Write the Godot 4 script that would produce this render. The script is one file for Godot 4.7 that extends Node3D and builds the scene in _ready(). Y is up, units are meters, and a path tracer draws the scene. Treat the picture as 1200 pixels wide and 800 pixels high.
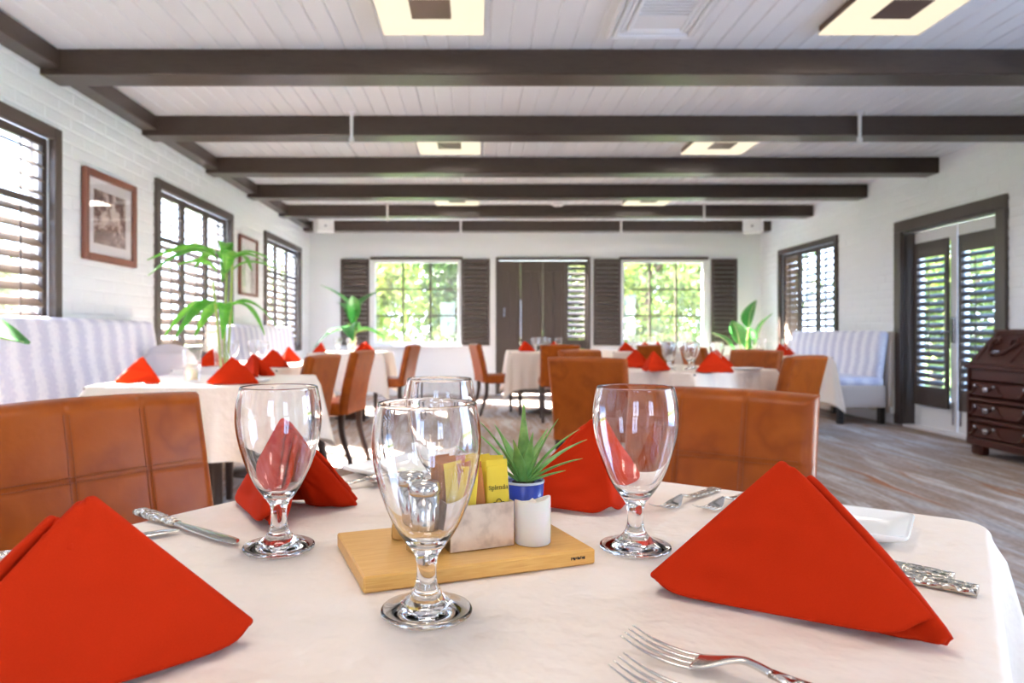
extends Node3D
# A dining room: white painted brick, dark beams, shuttered windows, tables under white cloths with red napkins.
# x right, y up, the room runs away along -z. Camera stands at the corner of the nearest table.

const XL := -2.62      # left wall
const XR := 4.5        # right wall
const ZB := -10.88     # back wall
const ZN := 3.4        # wall behind the camera
const CEIL := 2.68
const TOP := 0.755     # height of a laid table

var M := {}
var used := {}
var rng := RandomNumberGenerator.new()

# ------------------------------------------------------------------ nodes
func numbered(n: String) -> String:
	if not used.has(n):
		used[n] = 0
		return n
	used[n] += 1
	return "%s_%03d" % [n, used[n]]

func tag(o: Node3D, label: String, category: String, group := "", kind := "") -> void:
	o.set_meta("label", label)
	o.set_meta("category", category)
	if group: o.set_meta("group", group)
	if kind: o.set_meta("kind", kind)

func thing(n: String, label: String, category: String, at := Vector3.ZERO, yaw := 0.0, group := "", kind := "") -> Node3D:
	var o := Node3D.new()
	o.name = numbered(n)
	add_child(o)
	o.position = at
	o.rotation.y = yaw
	tag(o, label, category, group, kind)
	return o

func copy_of(src: Node3D, label: String, at: Vector3, yaw: float, group := "") -> Node3D:
	var o: Node3D = src.duplicate()
	var stem: String = src.get_meta("stem", String(src.name))
	o.name = numbered(stem)
	add_child(o)
	o.position = at
	o.rotation = Vector3(0, yaw, 0)
	o.set_meta("label", label)
	if group: o.set_meta("group", group)
	return o

func part(n: String, shape, mat: Material, parent: Node3D, label := "", kind := "") -> MeshInstance3D:
	var mi := MeshInstance3D.new()
	mi.name = n
	mi.mesh = done(shape) if shape is SurfaceTool else shape
	mi.material_override = mat
	parent.add_child(mi, true)
	if label: mi.set_meta("label", label)
	if kind: mi.set_meta("kind", kind)
	return mi

func solo(n: String, shape, mat: Material, label: String, category: String, at := Vector3.ZERO, yaw := 0.0, group := "", kind := "") -> MeshInstance3D:
	var mi := MeshInstance3D.new()
	mi.name = numbered(n)
	mi.mesh = done(shape) if shape is SurfaceTool else shape
	mi.material_override = mat
	add_child(mi)
	mi.position = at
	mi.rotation.y = yaw
	tag(mi, label, category, group, kind)
	return mi

# ------------------------------------------------------------------ shapes
func begin(smooth := true) -> SurfaceTool:
	var s := SurfaceTool.new()
	s.begin(Mesh.PRIMITIVE_TRIANGLES)
	s.set_smooth_group(0 if smooth else -1)
	return s

func done(s: SurfaceTool) -> ArrayMesh:
	s.generate_normals()
	s.index()
	return s.commit()

func tri(s: SurfaceTool, a: Vector3, b: Vector3, c: Vector3) -> void:   # counter-clockwise seen from outside
	s.add_vertex(a); s.add_vertex(c); s.add_vertex(b)

func quad(s: SurfaceTool, a: Vector3, b: Vector3, c: Vector3, d: Vector3) -> void:
	tri(s, a, b, c); tri(s, a, c, d)

func fan_out(s: SurfaceTool, p: Array, c: Vector3) -> void:             # polygon turned away from the point c
	var n: Vector3 = (p[1] - p[0]).cross(p[2] - p[0])
	var out: bool = n.dot(p[0] - c) > 0.0
	for i in range(1, p.size() - 1):
		if out: tri(s, p[0], p[i], p[i + 1])
		else: tri(s, p[0], p[i + 1], p[i])

func box(s: SurfaceTool, c: Vector3, size: Vector3, bev := 0.0, b := Basis()) -> void:
	s.set_smooth_group(-1)
	var h := size * 0.5
	bev = minf(bev, minf(h.x, minf(h.y, h.z)) * 0.9)
	if bev <= 0.0:
		for ax in 3:
			for sg in [-1.0, 1.0]:
				var u := (ax + 1) % 3
				var v := (ax + 2) % 3
				var ps := []
				for q in [[-1, -1], [1, -1], [1, 1], [-1, 1]]:
					var p := Vector3()
					p[ax] = sg * h[ax]; p[u] = q[0] * h[u]; p[v] = q[1] * h[v]
					ps.append(c + b * p)
				fan_out(s, ps, c)
		return
	for ax in 3:
		var u := (ax + 1) % 3
		var v := (ax + 2) % 3
		for sg in [-1.0, 1.0]:
			var ps := []
			for q in [[-1, -1], [1, -1], [1, 1], [-1, 1]]:
				var p := Vector3()
				p[ax] = sg * h[ax]; p[u] = q[0] * (h[u] - bev); p[v] = q[1] * (h[v] - bev)
				ps.append(c + b * p)
			fan_out(s, ps, c)
			for sv in [-1.0, 1.0]:               # edge along v's neighbour u between faces ax and v
				var e := []
				for k in [[-1, 0], [1, 0], [1, 1], [-1, 1]]:
					var p := Vector3()
					p[u] = k[0] * (h[u] - bev)
					p[ax] = sg * (h[ax] - (bev if k[1] else 0.0)); p[v] = sv * (h[v] - (0.0 if k[1] else bev))
					e.append(c + b * p)
				fan_out(s, e, c)
	for sx in [-1.0, 1.0]:
		for sy in [-1.0, 1.0]:
			for sz in [-1.0, 1.0]:
				fan_out(s, [c + b * Vector3(sx * h.x, sy * (h.y - bev), sz * (h.z - bev)), c + b * Vector3(sx * (h.x - bev), sy * h.y, sz * (h.z - bev)), c + b * Vector3(sx * (h.x - bev), sy * (h.y - bev), sz * h.z)], c)

func boxed(c: Vector3, size: Vector3, bev := 0.0, b := Basis()) -> SurfaceTool:
	var s := begin(false)
	box(s, c, size, bev, b)
	return s

func spline(p: Array, n: int) -> Array:          # Catmull-Rom through the points, n steps a span
	var out := []
	for i in p.size() - 1:
		var a = p[maxi(i - 1, 0)]
		var b = p[i]
		var c = p[i + 1]
		var d = p[mini(i + 2, p.size() - 1)]
		for k in n:
			var t := float(k) / n
			out.append(0.5 * ((2.0 * b) + (c - a) * t + (2.0 * a - 5.0 * b + 4.0 * c - d) * t * t + (3.0 * b - a - 3.0 * c + d) * t * t * t))
	out.append(p[p.size() - 1])
	return out

func lathe(s: SurfaceTool, p: Array, segs := 32, at := Vector3.ZERO, smooth_group := 0) -> void:   # outline (radius, height) with the outside on its right hand going up
	s.set_smooth_group(smooth_group)
	for i in p.size() - 1:
		var a: Vector2 = p[i]
		var b: Vector2 = p[i + 1]
		for k in segs:
			var t0 := TAU * k / segs
			var t1 := TAU * ((k + 1) % segs) / segs
			var a0 := at + Vector3(a.x * cos(t0), a.y, a.x * sin(t0))
			var a1 := at + Vector3(a.x * cos(t1), a.y, a.x * sin(t1))
			var b0 := at + Vector3(b.x * cos(t0), b.y, b.x * sin(t0))
			var b1 := at + Vector3(b.x * cos(t1), b.y, b.x * sin(t1))
			if a.x < 1e-6: tri(s, a0, b0, b1)
			elif b.x < 1e-6: tri(s, a1, a0, b0)
			else: quad(s, a1, a0, b0, b1)

func sweep(s: SurfaceTool, pts: Array, wid: Array, thk: Array, side: Vector3, segs := 10, power := 1.0, smooth := true) -> void:
	# a bar along pts: half widths along `side`, half thicknesses across it; power < 1 squares the section
	s.set_smooth_group(0 if smooth else -1)
	var rings := []
	for i in pts.size():
		var t: Vector3 = (pts[mini(i + 1, pts.size() - 1)] - pts[maxi(i - 1, 0)]).normalized()
		var u: Vector3 = (side - t * side.dot(t)).normalized()
		var v: Vector3 = t.cross(u)
		var ring := []
		for k in segs:
			var a := TAU * (k + 0.5) / segs
			var cx := signf(cos(a)) * pow(absf(cos(a)), power)
			var cy := signf(sin(a)) * pow(absf(sin(a)), power)
			ring.append(pts[i] + u * (wid[i] * cx) + v * (thk[i] * cy))
		rings.append(ring)
	for i in rings.size() - 1:
		for k in segs:
			var q := (k + 1) % segs
			quad(s, rings[i][k], rings[i][q], rings[i + 1][q], rings[i + 1][k])
	for k in range(1, segs - 1):
		tri(s, rings[0][0], rings[0][k + 1], rings[0][k])
		var l: Array = rings[rings.size() - 1]
		tri(s, l[0], l[k], l[k + 1])

func tube(s: SurfaceTool, pts: Array, r: Array, segs := 8) -> void:
	var t: Vector3 = (pts[pts.size() - 1] - pts[0]).normalized()
	sweep(s, pts, r, r, Vector3(0, 0, 1) if absf(t.z) < 0.8 else Vector3(1, 0, 0), segs)

func fill(n: int, v: float) -> Array:
	var a := []
	a.resize(n)
	a.fill(v)
	return a

func sheet(s: SurfaceTool, g: Array, th: float, round_rim := false) -> void:    # a grid of points made into a skin of that thickness, rounded at the rim
	s.set_smooth_group(0)
	var n := g.size()
	var m: int = g[0].size()
	var up := []
	var dn := []
	for i in n:
		var ru := []
		var rd := []
		for j in m:
			var du: Vector3 = g[mini(i + 1, n - 1)][j] - g[maxi(i - 1, 0)][j]
			var dv: Vector3 = g[i][mini(j + 1, m - 1)] - g[i][maxi(j - 1, 0)]
			var nn := du.cross(dv)
			nn = nn.normalized() if nn.length() > 1e-12 else Vector3.UP
			ru.append(g[i][j] + nn * th * 0.5)
			rd.append(g[i][j] - nn * th * 0.5)
		up.append(ru)
		dn.append(rd)
	for i in n - 1:
		for j in m - 1:
			quad(s, up[i][j], up[i + 1][j], up[i + 1][j + 1], up[i][j + 1])
			quad(s, dn[i][j], dn[i][j + 1], dn[i + 1][j + 1], dn[i + 1][j])
	if round_rim:
		round_edge(s, g, up, dn, th)
		return
	var rim := []
	for i in n: rim.append([i, 0])
	for j in range(1, m): rim.append([n - 1, j])
	for i in range(n - 2, -1, -1): rim.append([i, m - 1])
	for j in range(m - 2, 0, -1): rim.append([0, j])
	for k in rim.size():
		var a: Array = rim[k]
		var b: Array = rim[(k + 1) % rim.size()]
		quad(s, dn[a[0]][a[1]], dn[b[0]][b[1]], up[b[0]][b[1]], up[a[0]][a[1]])

func round_edge(s: SurfaceTool, g: Array, up: Array, dn: Array, th: float) -> void:
	var n := g.size()
	var m: int = g[0].size()
	var rim := []
	for i in n: rim.append([i, 0, 0, 1])
	for j in range(1, m): rim.append([n - 1, j, -1, 0])
	for i in range(n - 2, -1, -1): rim.append([i, m - 1, 0, -1])
	for j in range(m - 2, 0, -1): rim.append([0, j, 1, 0])
	var arcs := []
	for q in rim:
		var i: int = q[0]
		var j: int = q[1]
		var di: int = (1 if i == 0 else -1 if i == n - 1 else 0)
		var dj: int = (1 if j == 0 else -1 if j == m - 1 else 0)
		var c: Vector3 = g[i][j]
		var o: Vector3 = (c - g[i + di][j + dj]).normalized()
		var nn: Vector3 = (up[i][j] - c).normalized()
		o = (o - nn * o.dot(nn)).normalized()
		var arc := []
		for k in 7:
			var a := PI * k / 6.0
			arc.append(c + nn * (th * 0.5 * cos(a)) + o * (th * 0.5 * sin(a)))
		arcs.append(arc)
	for k in arcs.size():
		var a: Array = arcs[k]
		var b: Array = arcs[(k + 1) % arcs.size()]
		for e in 6: quad(s, a[e + 1], b[e + 1], b[e], a[e])

func facing(fx: float, fz: float) -> float:
	return atan2(fx, fz)

# ------------------------------------------------------------------ materials
func noise(freq: float, octaves := 3, kind := FastNoiseLite.TYPE_SIMPLEX_SMOOTH, sd := 1) -> FastNoiseLite:
	var n := FastNoiseLite.new()
	n.noise_type = kind
	n.frequency = freq
	n.fractal_octaves = octaves
	n.seed = sd
	return n

func grain(freq: float, octaves: int, stops: Array, sd := 1, size := 512, kind := FastNoiseLite.TYPE_SIMPLEX_SMOOTH) -> NoiseTexture2D:
	var t := NoiseTexture2D.new()
	t.width = size; t.height = size
	t.seamless = true
	t.noise = noise(freq, octaves, kind, sd)
	if stops:
		var g := Gradient.new()
		var off := PackedFloat32Array()
		var col := PackedColorArray()
		for i in stops.size():
			off.append(float(i) / (stops.size() - 1))
			col.append(stops[i])
		g.offsets = off
		g.colors = col
		t.color_ramp = g
	return t

func mat(n: String, c: Color, rough := 0.5, metal := 0.0) -> StandardMaterial3D:
	var m := StandardMaterial3D.new()
	m.resource_name = n
	m.albedo_color = c
	m.roughness = rough
	m.metallic = metal
	M[n] = m
	return m

func tri_map(m: StandardMaterial3D, tex: Texture2D, scale: Vector3, world := false) -> void:
	m.albedo_texture = tex
	m.uv1_triplanar = true
	m.uv1_world_triplanar = world
	m.uv1_scale = scale

func relief(m: StandardMaterial3D, tex: Texture2D, cm: float) -> void:
	m.heightmap_enabled = true
	m.heightmap_texture = tex
	m.heightmap_scale = cm

func rgb(r: int, g: int, b: int) -> Color:
	return Color8(r, g, b)

# ------------------------------------------------------------------ the scene
func _ready() -> void:
	rng.seed = 7
	# camera: lens shifted, axis along the room
	var cam := Camera3D.new()
	cam.name = "camera"
	var lens := CameraAttributesPhysical.new()
	lens.frustum_near = 0.05
	lens.frustum_far = 400.0
	lens.frustum_focal_length = 24.0
	lens.exposure_aperture = 8.0
	lens.frustum_focus_distance = 0.66
	cam.attributes = lens
	cam.projection = Camera3D.PROJECTION_FRUSTUM
	cam.near = 0.05
	cam.far = 400.0
	cam.size = 2.0 * 0.05 * 400.0 / 810.0
	cam.frustum_offset = Vector2(0.05 * 43.0 / 810.0, -0.05 * 10.0 / 810.0)
	cam.position = Vector3(0, 0.977, 0)
	add_child(cam)
	cam.current = true
	# sky, exposure
	var we := WorldEnvironment.new()
	we.name = "surroundings"
	var env := Environment.new()
	var sky := Sky.new()
	var psm := ProceduralSkyMaterial.new()
	psm.sky_top_color = rgb(122, 170, 236)
	psm.sky_horizon_color = rgb(210, 228, 252)
	psm.sky_curve = 0.25
	psm.ground_bottom_color = rgb(150, 140, 120)
	psm.ground_horizon_color = rgb(200, 198, 190)
	psm.sky_energy_multiplier = 1.0
	sky.sky_material = psm
	env.background_mode = Environment.BG_SKY
	env.sky = sky
	env.background_energy_multiplier = 12.5
	env.tonemap_mode = Environment.TONE_MAPPER_LINEAR
	env.tonemap_exposure = 1.2
	env.sdfgi_enabled = true
	env.ssao_enabled = true
	env.ssil_enabled = true
	we.environment = env
	add_child(we)
	# sun: low, from beyond the left wall, towards the camera
	var sun := DirectionalLight3D.new()
	sun.name = "sun"
	sun.light_color = rgb(255, 251, 244)
	sun.light_energy = 56.0
	sun.light_angular_distance = 0.6
	sun.shadow_enabled = true
	add_child(sun)
	sun.look_at_from_position(Vector3.ZERO, Vector3(1.0, -0.82, 0.8))
	make_materials()
	make_shell()
	make_ceiling()
	make_windows()
	make_doors()
	make_outside()
	make_furniture()
	make_far_tables()
	make_wall_things()
	make_main_table()

func make_materials() -> void:
	var m: StandardMaterial3D
	var bumps := grain(0.03, 4, [], 3)
	var fine := grain(0.12, 3, [], 4)
	m = mat("wall_paint", rgb(241, 244, 248), 0.55)
	m.uv1_triplanar = true; m.uv1_world_triplanar = true; m.uv1_scale = Vector3.ONE * 2.5
	relief(m, bumps, 0.25)
	m = mat("ceiling_paint", rgb(241, 246, 250), 0.4)
	m = mat("trim_white", rgb(235, 236, 238), 0.35)
	m = mat("beam_brown", rgb(255, 255, 255), 0.3)
	m.metallic_specular = 0.35
	tri_map(m, grain(0.02, 4, [rgb(46, 37, 33), rgb(58, 48, 43), rgb(52, 42, 37)], 11), Vector3(0.5, 4, 4), true)
	relief(m, bumps, 0.1)
	m = mat("casing_brown", rgb(62, 51, 46), 0.38)
	m = mat("slat_brown", rgb(118, 99, 82), 0.45)
	m = mat("slat_dark", rgb(66, 55, 48), 0.42)
	m = mat("carpet", Color.WHITE, 0.95)
	m.albedo_texture = carpet_texture()
	m.uv1_triplanar = true; m.uv1_world_triplanar = true; m.uv1_scale = Vector3(0.25, 0.25, 0.125)
	m = mat("pane", Color(1, 1, 1, 0.03), 0.02)
	m.transparency = BaseMaterial3D.TRANSPARENCY_ALPHA
	m = mat("crystal", Color(1, 1, 1, 0.0), 0.0)
	m.refraction_enabled = true
	m.refraction_scale = 0.05
	m = mat("leather", Color.WHITE, 0.34)
	m.metallic_specular = 0.28
	tri_map(m, grain(0.008, 4, [rgb(122, 54, 8), rgb(138, 64, 11), rgb(150, 74, 15), rgb(130, 59, 9), rgb(158, 82, 20)], 21), Vector3.ONE * 1.1)
	relief(m, grain(0.08, 3, [], 22, 512, FastNoiseLite.TYPE_CELLULAR), 0.05)
	m.clearcoat_enabled = true; m.clearcoat = 0.08; m.clearcoat_roughness = 0.35
	m = mat("thread", rgb(128, 66, 26), 0.7)
	m = mat("dark_wood", rgb(52, 32, 22), 0.35)
	m = mat("cloth", rgb(237, 222, 207), 0.62)
	m.uv1_triplanar = true; m.uv1_scale = Vector3.ONE * 1.3
	relief(m, bumps, 0.35)
	m.rim_enabled = true; m.rim = 0.2
	m = mat("napkin", Color.WHITE, 0.8)
	m.metallic_specular = 0.18
	tri_map(m, grain(0.3, 2, [rgb(176, 37, 8), rgb(190, 46, 12)], 31, 256), Vector3.ONE * 14)
	relief(m, fine, 0.02)
	m = mat("steel", rgb(212, 208, 202), 0.18, 1.0)
	m = mat("hammered", rgb(208, 200, 188), 0.22, 1.0)
	m.uv1_triplanar = true; m.uv1_scale = Vector3.ONE * 9
	relief(m, grain(0.05, 1, [], 41, 256, FastNoiseLite.TYPE_CELLULAR), 0.5)
	m = mat("tin", rgb(255, 250, 244), 0.36, 1.0)
	tri_map(m, grain(0.02, 4, [rgb(196, 186, 176), rgb(228, 220, 210), rgb(236, 230, 222)], 43, 256), Vector3.ONE * 8)
	m = mat("bamboo", Color.WHITE, 0.42)
	tri_map(m, grain(0.02, 4, [rgb(200, 142, 66), rgb(222, 170, 92), rgb(214, 158, 78), rgb(230, 182, 106)], 51), Vector3(0.9, 14, 14))
	m = mat("ink", rgb(40, 26, 16), 0.7)
	m = mat("china", rgb(244, 243, 240), 0.12)
	m = mat("wax", rgb(228, 218, 206), 0.5)
	m.subsurf_scatter_enabled = true; m.subsurf_scatter_strength = 0.4
	m = mat("blue_glaze", rgb(38, 62, 160), 0.3)
	m = mat("pot_rim", rgb(200, 206, 214), 0.35)
	m = mat("soil", rgb(45, 34, 26), 0.95)
	m = mat("aloe", Color.WHITE, 0.45)
	tri_map(m, grain(0.03, 3, [rgb(78, 130, 58), rgb(104, 158, 76), rgb(140, 186, 104)], 61, 256), Vector3(9, 9, 9))
	m.subsurf_scatter_enabled = true; m.subsurf_scatter_strength = 0.15
	m = mat("packet_yellow", rgb(240, 208, 56), 0.55)
	m = mat("packet_brown", rgb(186, 112, 42), 0.6)
	m = mat("packet_pink", rgb(222, 150, 120), 0.6)
	m = mat("packet_white", rgb(236, 228, 214), 0.6)
	m = mat("mahogany", Color.WHITE, 0.4)
	m.metallic_specular = 0.35
	tri_map(m, grain(0.02, 4, [rgb(40, 17, 13), rgb(74, 33, 24), rgb(56, 24, 18)], 71), Vector3(2, 9, 2))
	m.clearcoat_enabled = true; m.clearcoat = 0.15; m.clearcoat_roughness = 0.25
	m = mat("pewter", rgb(170, 168, 176), 0.25, 1.0)
	m = mat("frame_wood", rgb(104, 58, 42), 0.4)
	m = mat("mat_board", rgb(232, 226, 230), 0.8)
	m = mat("bench_fabric", Color.WHITE, 0.85)
	tri_map(m, stripe_texture(), Vector3.ONE * 1.1)
	m.rim_enabled = true; m.rim = 0.3
	m = mat("bench_side", rgb(196, 182, 170), 0.8)
	m = mat("black_foot", rgb(24, 20, 19), 0.5)
	m = mat("pillow_fabric", rgb(214, 208, 216), 0.85)
	m = mat("bronze", rgb(96, 76, 64), 0.4, 0.3)
	m = mat("lamp_glow", rgb(90, 86, 78), 0.5)
	m.emission_enabled = true; m.emission = rgb(255, 240, 208); m.emission_energy_multiplier = 0.86
	m = mat("plastic_white", rgb(226, 226, 226), 0.4)
	m = mat("grey_mesh", rgb(150, 150, 152), 0.7)
	m = mat("slot_dark", rgb(96, 96, 98), 0.8)
	m = mat("leaf_bright", Color.WHITE, 0.4)
	tri_map(m, grain(0.02, 3, [rgb(70, 150, 44), rgb(104, 180, 60), rgb(150, 205, 80)], 81, 256), Vector3.ONE * 4)
	m.backlight_enabled = true; m.backlight = rgb(150, 200, 70)
	m = mat("leaf_deep", Color.WHITE, 0.35)
	tri_map(m, grain(0.02, 3, [rgb(34, 100, 40), rgb(56, 132, 54), rgb(84, 158, 66)], 82, 256), Vector3.ONE * 4)
	m.backlight_enabled = true; m.backlight = rgb(70, 130, 50)
	m = mat("leaf_rib", rgb(196, 206, 150), 0.5)
	m = mat("stem_green", rgb(150, 170, 80), 0.5)
	m = mat("bark", rgb(92, 74, 58), 0.9)
	m = mat("tree_leaf", Color.WHITE, 0.55)
	m.vertex_color_use_as_albedo = true
	m.backlight_enabled = true; m.backlight = rgb(100, 118, 50)
	m = mat("patio", Color.WHITE, 0.9)
	tri_map(m, grain(0.03, 4, [rgb(216, 214, 210), rgb(234, 232, 228)], 91, 256), Vector3.ONE * 0.6, true)
	m = mat("lawn", rgb(96, 128, 52), 0.95)
	m = mat("stucco", rgb(224, 212, 192), 0.9)
	m = mat("terracotta", rgb(170, 96, 66), 0.8)
	m = mat("blue_jacket", rgb(96, 130, 170), 0.7)

func carpet_texture() -> ImageTexture:
	# long soft strokes that run the length of the room, with thin rust-coloured ones between
	var w := 512
	var h := 512
	var im := Image.create(w, h, false, Image.FORMAT_RGB8)
	var a := noise(0.012, 4, FastNoiseLite.TYPE_SIMPLEX_SMOOTH, 5)
	var b := noise(0.05, 3, FastNoiseLite.TYPE_SIMPLEX_SMOOTH, 6)
	var c := noise(0.02, 2, FastNoiseLite.TYPE_SIMPLEX_SMOOTH, 8)
	var d := noise(0.35, 2, FastNoiseLite.TYPE_SIMPLEX_SMOOTH, 9)
	var base := [rgb(116, 110, 110), rgb(172, 165, 162), rgb(146, 124, 108), rgb(192, 186, 184), rgb(134, 126, 123)]
	for y in h:
		for x in w:
			# wrap by blending two copies across the edges
			var fx := float(x) / w
			var fy := float(y) / h
			var wx := x + b.get_noise_2d(x * 0.6, y * 0.25) * 10.0
			var v := 0.5 + 0.5 * lerpf(a.get_noise_2d(wx * 3.0, y * 0.5), a.get_noise_2d((wx - w) * 3.0, (y - h) * 0.5), smoothstep(0.75, 1.0, maxf(fx, fy)))
			v = clampf(v + 0.22 * b.get_noise_2d(wx * 2.2, y * 0.3), 0.0, 0.999) * 4.0
			var k := int(v)
			var col: Color = base[k].lerp(base[k + 1], v - k)
			var r := absf(c.get_noise_2d(wx * 2.0, y * 0.22 + 300.0))
			var mask := smoothstep(-0.1, 0.25, b.get_noise_2d(x * 0.35, y * 0.12 + 90.0))
			col = col.lerp(rgb(150, 84, 42), clampf(1.0 - r / 0.07, 0.0, 1.0) * mask * 0.85)
			var g := 1.0 + 0.16 * d.get_noise_2d(x, y)
			im.set_pixel(x, y, Color(col.r * g, col.g * g, col.b * g))
	return ImageTexture.create_from_image(im)

func stripe_texture() -> ImageTexture:
	# upright bands of lavender grey and off-white, broken like a woven figure
	var w := 256
	var im := Image.create(w, w, false, Image.FORMAT_RGB8)
	var n := noise(0.06, 3, FastNoiseLite.TYPE_SIMPLEX_SMOOTH, 13)
	for y in w:
		for x in w:
			var u := float(x) / w
			var wob := 0.35 * sin(TAU * 3.0 * y / w) + 0.5 * n.get_noise_2d(x, y)
			var s := 0.5 + 0.5 * sin(TAU * u * 5.0 + wob)
			s = smoothstep(0.0, 1.0, s + 0.6 * n.get_noise_2d(x * 2.0, y * 2.0))
			im.set_pixel(x, y, rgb(200, 201, 222).lerp(rgb(238, 238, 248), s))
	return ImageTexture.create_from_image(im)

# ------------------------------------------------------------------ walls, floor
func wall_boxes(s: SurfaceTool, lo: float, hi: float, height: float, holes: Array, place: Callable, thick: float) -> void:
	# holes: [from, to, bottom, top], in order, along the wall
	var at := lo
	for o in holes:
		if o[0] > at: place.call(s, at, o[0], 0.0, height, thick)
		if o[2] > 0.0: place.call(s, o[0], o[1], 0.0, o[2], thick)
		if o[3] < height: place.call(s, o[0], o[1], o[3], height, thick)
		at = o[1]
	if hi > at: place.call(s, at, hi, 0.0, height, thick)

func brick_mesh(sd: int) -> ArrayMesh:
	# one painted brick, a metre by a metre in outline, its face a little smaller, dented and tilted
	var r := RandomNumberGenerator.new()
	r.seed = sd
	var s := begin(false)
	var b := [Vector3(-0.5, -0.5, 0), Vector3(0.5, -0.5, 0), Vector3(0.5, 0.5, 0), Vector3(-0.5, 0.5, 0)]
	var f := []
	for p in b:
		f.append(Vector3(p.x * (0.955 - 0.02 * r.randf()), p.y * (0.86 - 0.06 * r.randf()), 1.0 - 0.35 * r.randf()))
	for k in 4:
		var q := (k + 1) % 4
		quad(s, b[k], b[q], f[q], f[k])
	var mid := Vector3(0.1 * r.randf_range(-1, 1), 0.1 * r.randf_range(-1, 1), 0.85 + 0.2 * r.randf())
	for k in 4: tri(s, f[k], f[(k + 1) % 4], mid)
	return done(s)

func bricks(wall: Node3D, lo: float, hi: float, height: float, holes: Array, spot: Callable, score: Callable) -> void:
	var variants := [brick_mesh(1), brick_mesh(2), brick_mesh(3), brick_mesh(4)]
	var list := []
	var course := 0.0845
	var unit := 0.272
	var joint := 0.007
	var k := 0
	var y := 0.0
	while y + course <= height + 0.001:
		var x := lo - (0.5 * unit if k % 2 else 0.0) - 0.05 * rng.randf()
		while x < hi:
			var l := x + unit * rng.randf_range(0.97, 1.03)
			var spans := [[maxf(x, lo), minf(l - joint, hi)]]
			for o in holes:
				if y + course > o[2] and y < o[3]:
					var cut := []
					for p in spans:
						if p[1] <= o[0] or p[0] >= o[1]: cut.append(p)
						else:
							if p[0] < o[0]: cut.append([p[0], o[0]])
							if p[1] > o[1]: cut.append([o[1], p[1]])
					spans = cut
			for p in spans:
				if p[1] - p[0] > 0.03:
					list.append([(p[0] + p[1]) * 0.5, y + course * 0.5, p[1] - p[0], course - joint, 0.0045 + 0.003 * rng.randf(), rng.randi() % 4])
			x = l
		y += course
		k += 1
	list.sort_custom(func(a, b): return score.call(a) > score.call(b))
	var rest := []
	for i in list.size():
		var b: Array = list[i]
		var t: Transform3D = spot.call(b[0], b[1])
		t.basis = t.basis * Basis.from_scale(Vector3(b[2], b[3], b[4]))
		if i < 300:
			var mi := part("brick", variants[b[5]], M.wall_paint, wall)
			mi.transform = t
		else:
			rest.append(t)
	if rest:
		var mm := MultiMesh.new()
		mm.transform_format = MultiMesh.TRANSFORM_3D
		mm.mesh = variants[0]
		mm.instance_count = rest.size()
		for i in rest.size(): mm.set_instance_transform(i, rest[i])
		var mmi := MultiMeshInstance3D.new()
		mmi.name = "brickwork"
		mmi.multimesh = mm
		mmi.material_override = M.wall_paint
		mmi.set_meta("kind", "stuff")
		wall.add_child(mmi, true)

const LEFT_HOLES := [[-0.42, 1.23, 0.78, 2.18], [2.62, 4.27, 0.78, 2.18], [5.69, 7.34, 0.78, 2.18], [8.6, 10.25, 0.78, 2.18]]     # distances from the camera's wall line
const RIGHT_HOLES := [[0.2, 2.4, 0.0, 2.1], [5.93, 7.28, 0.0, 2.05], [8.62, 10.16, 0.78, 2.13]]
const BACK_HOLES := [[-1.62, -0.228, 0.78, 2.13], [0.36, 1.77, 0.0, 2.13], [2.29, 3.63, 0.78, 2.13]]

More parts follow.
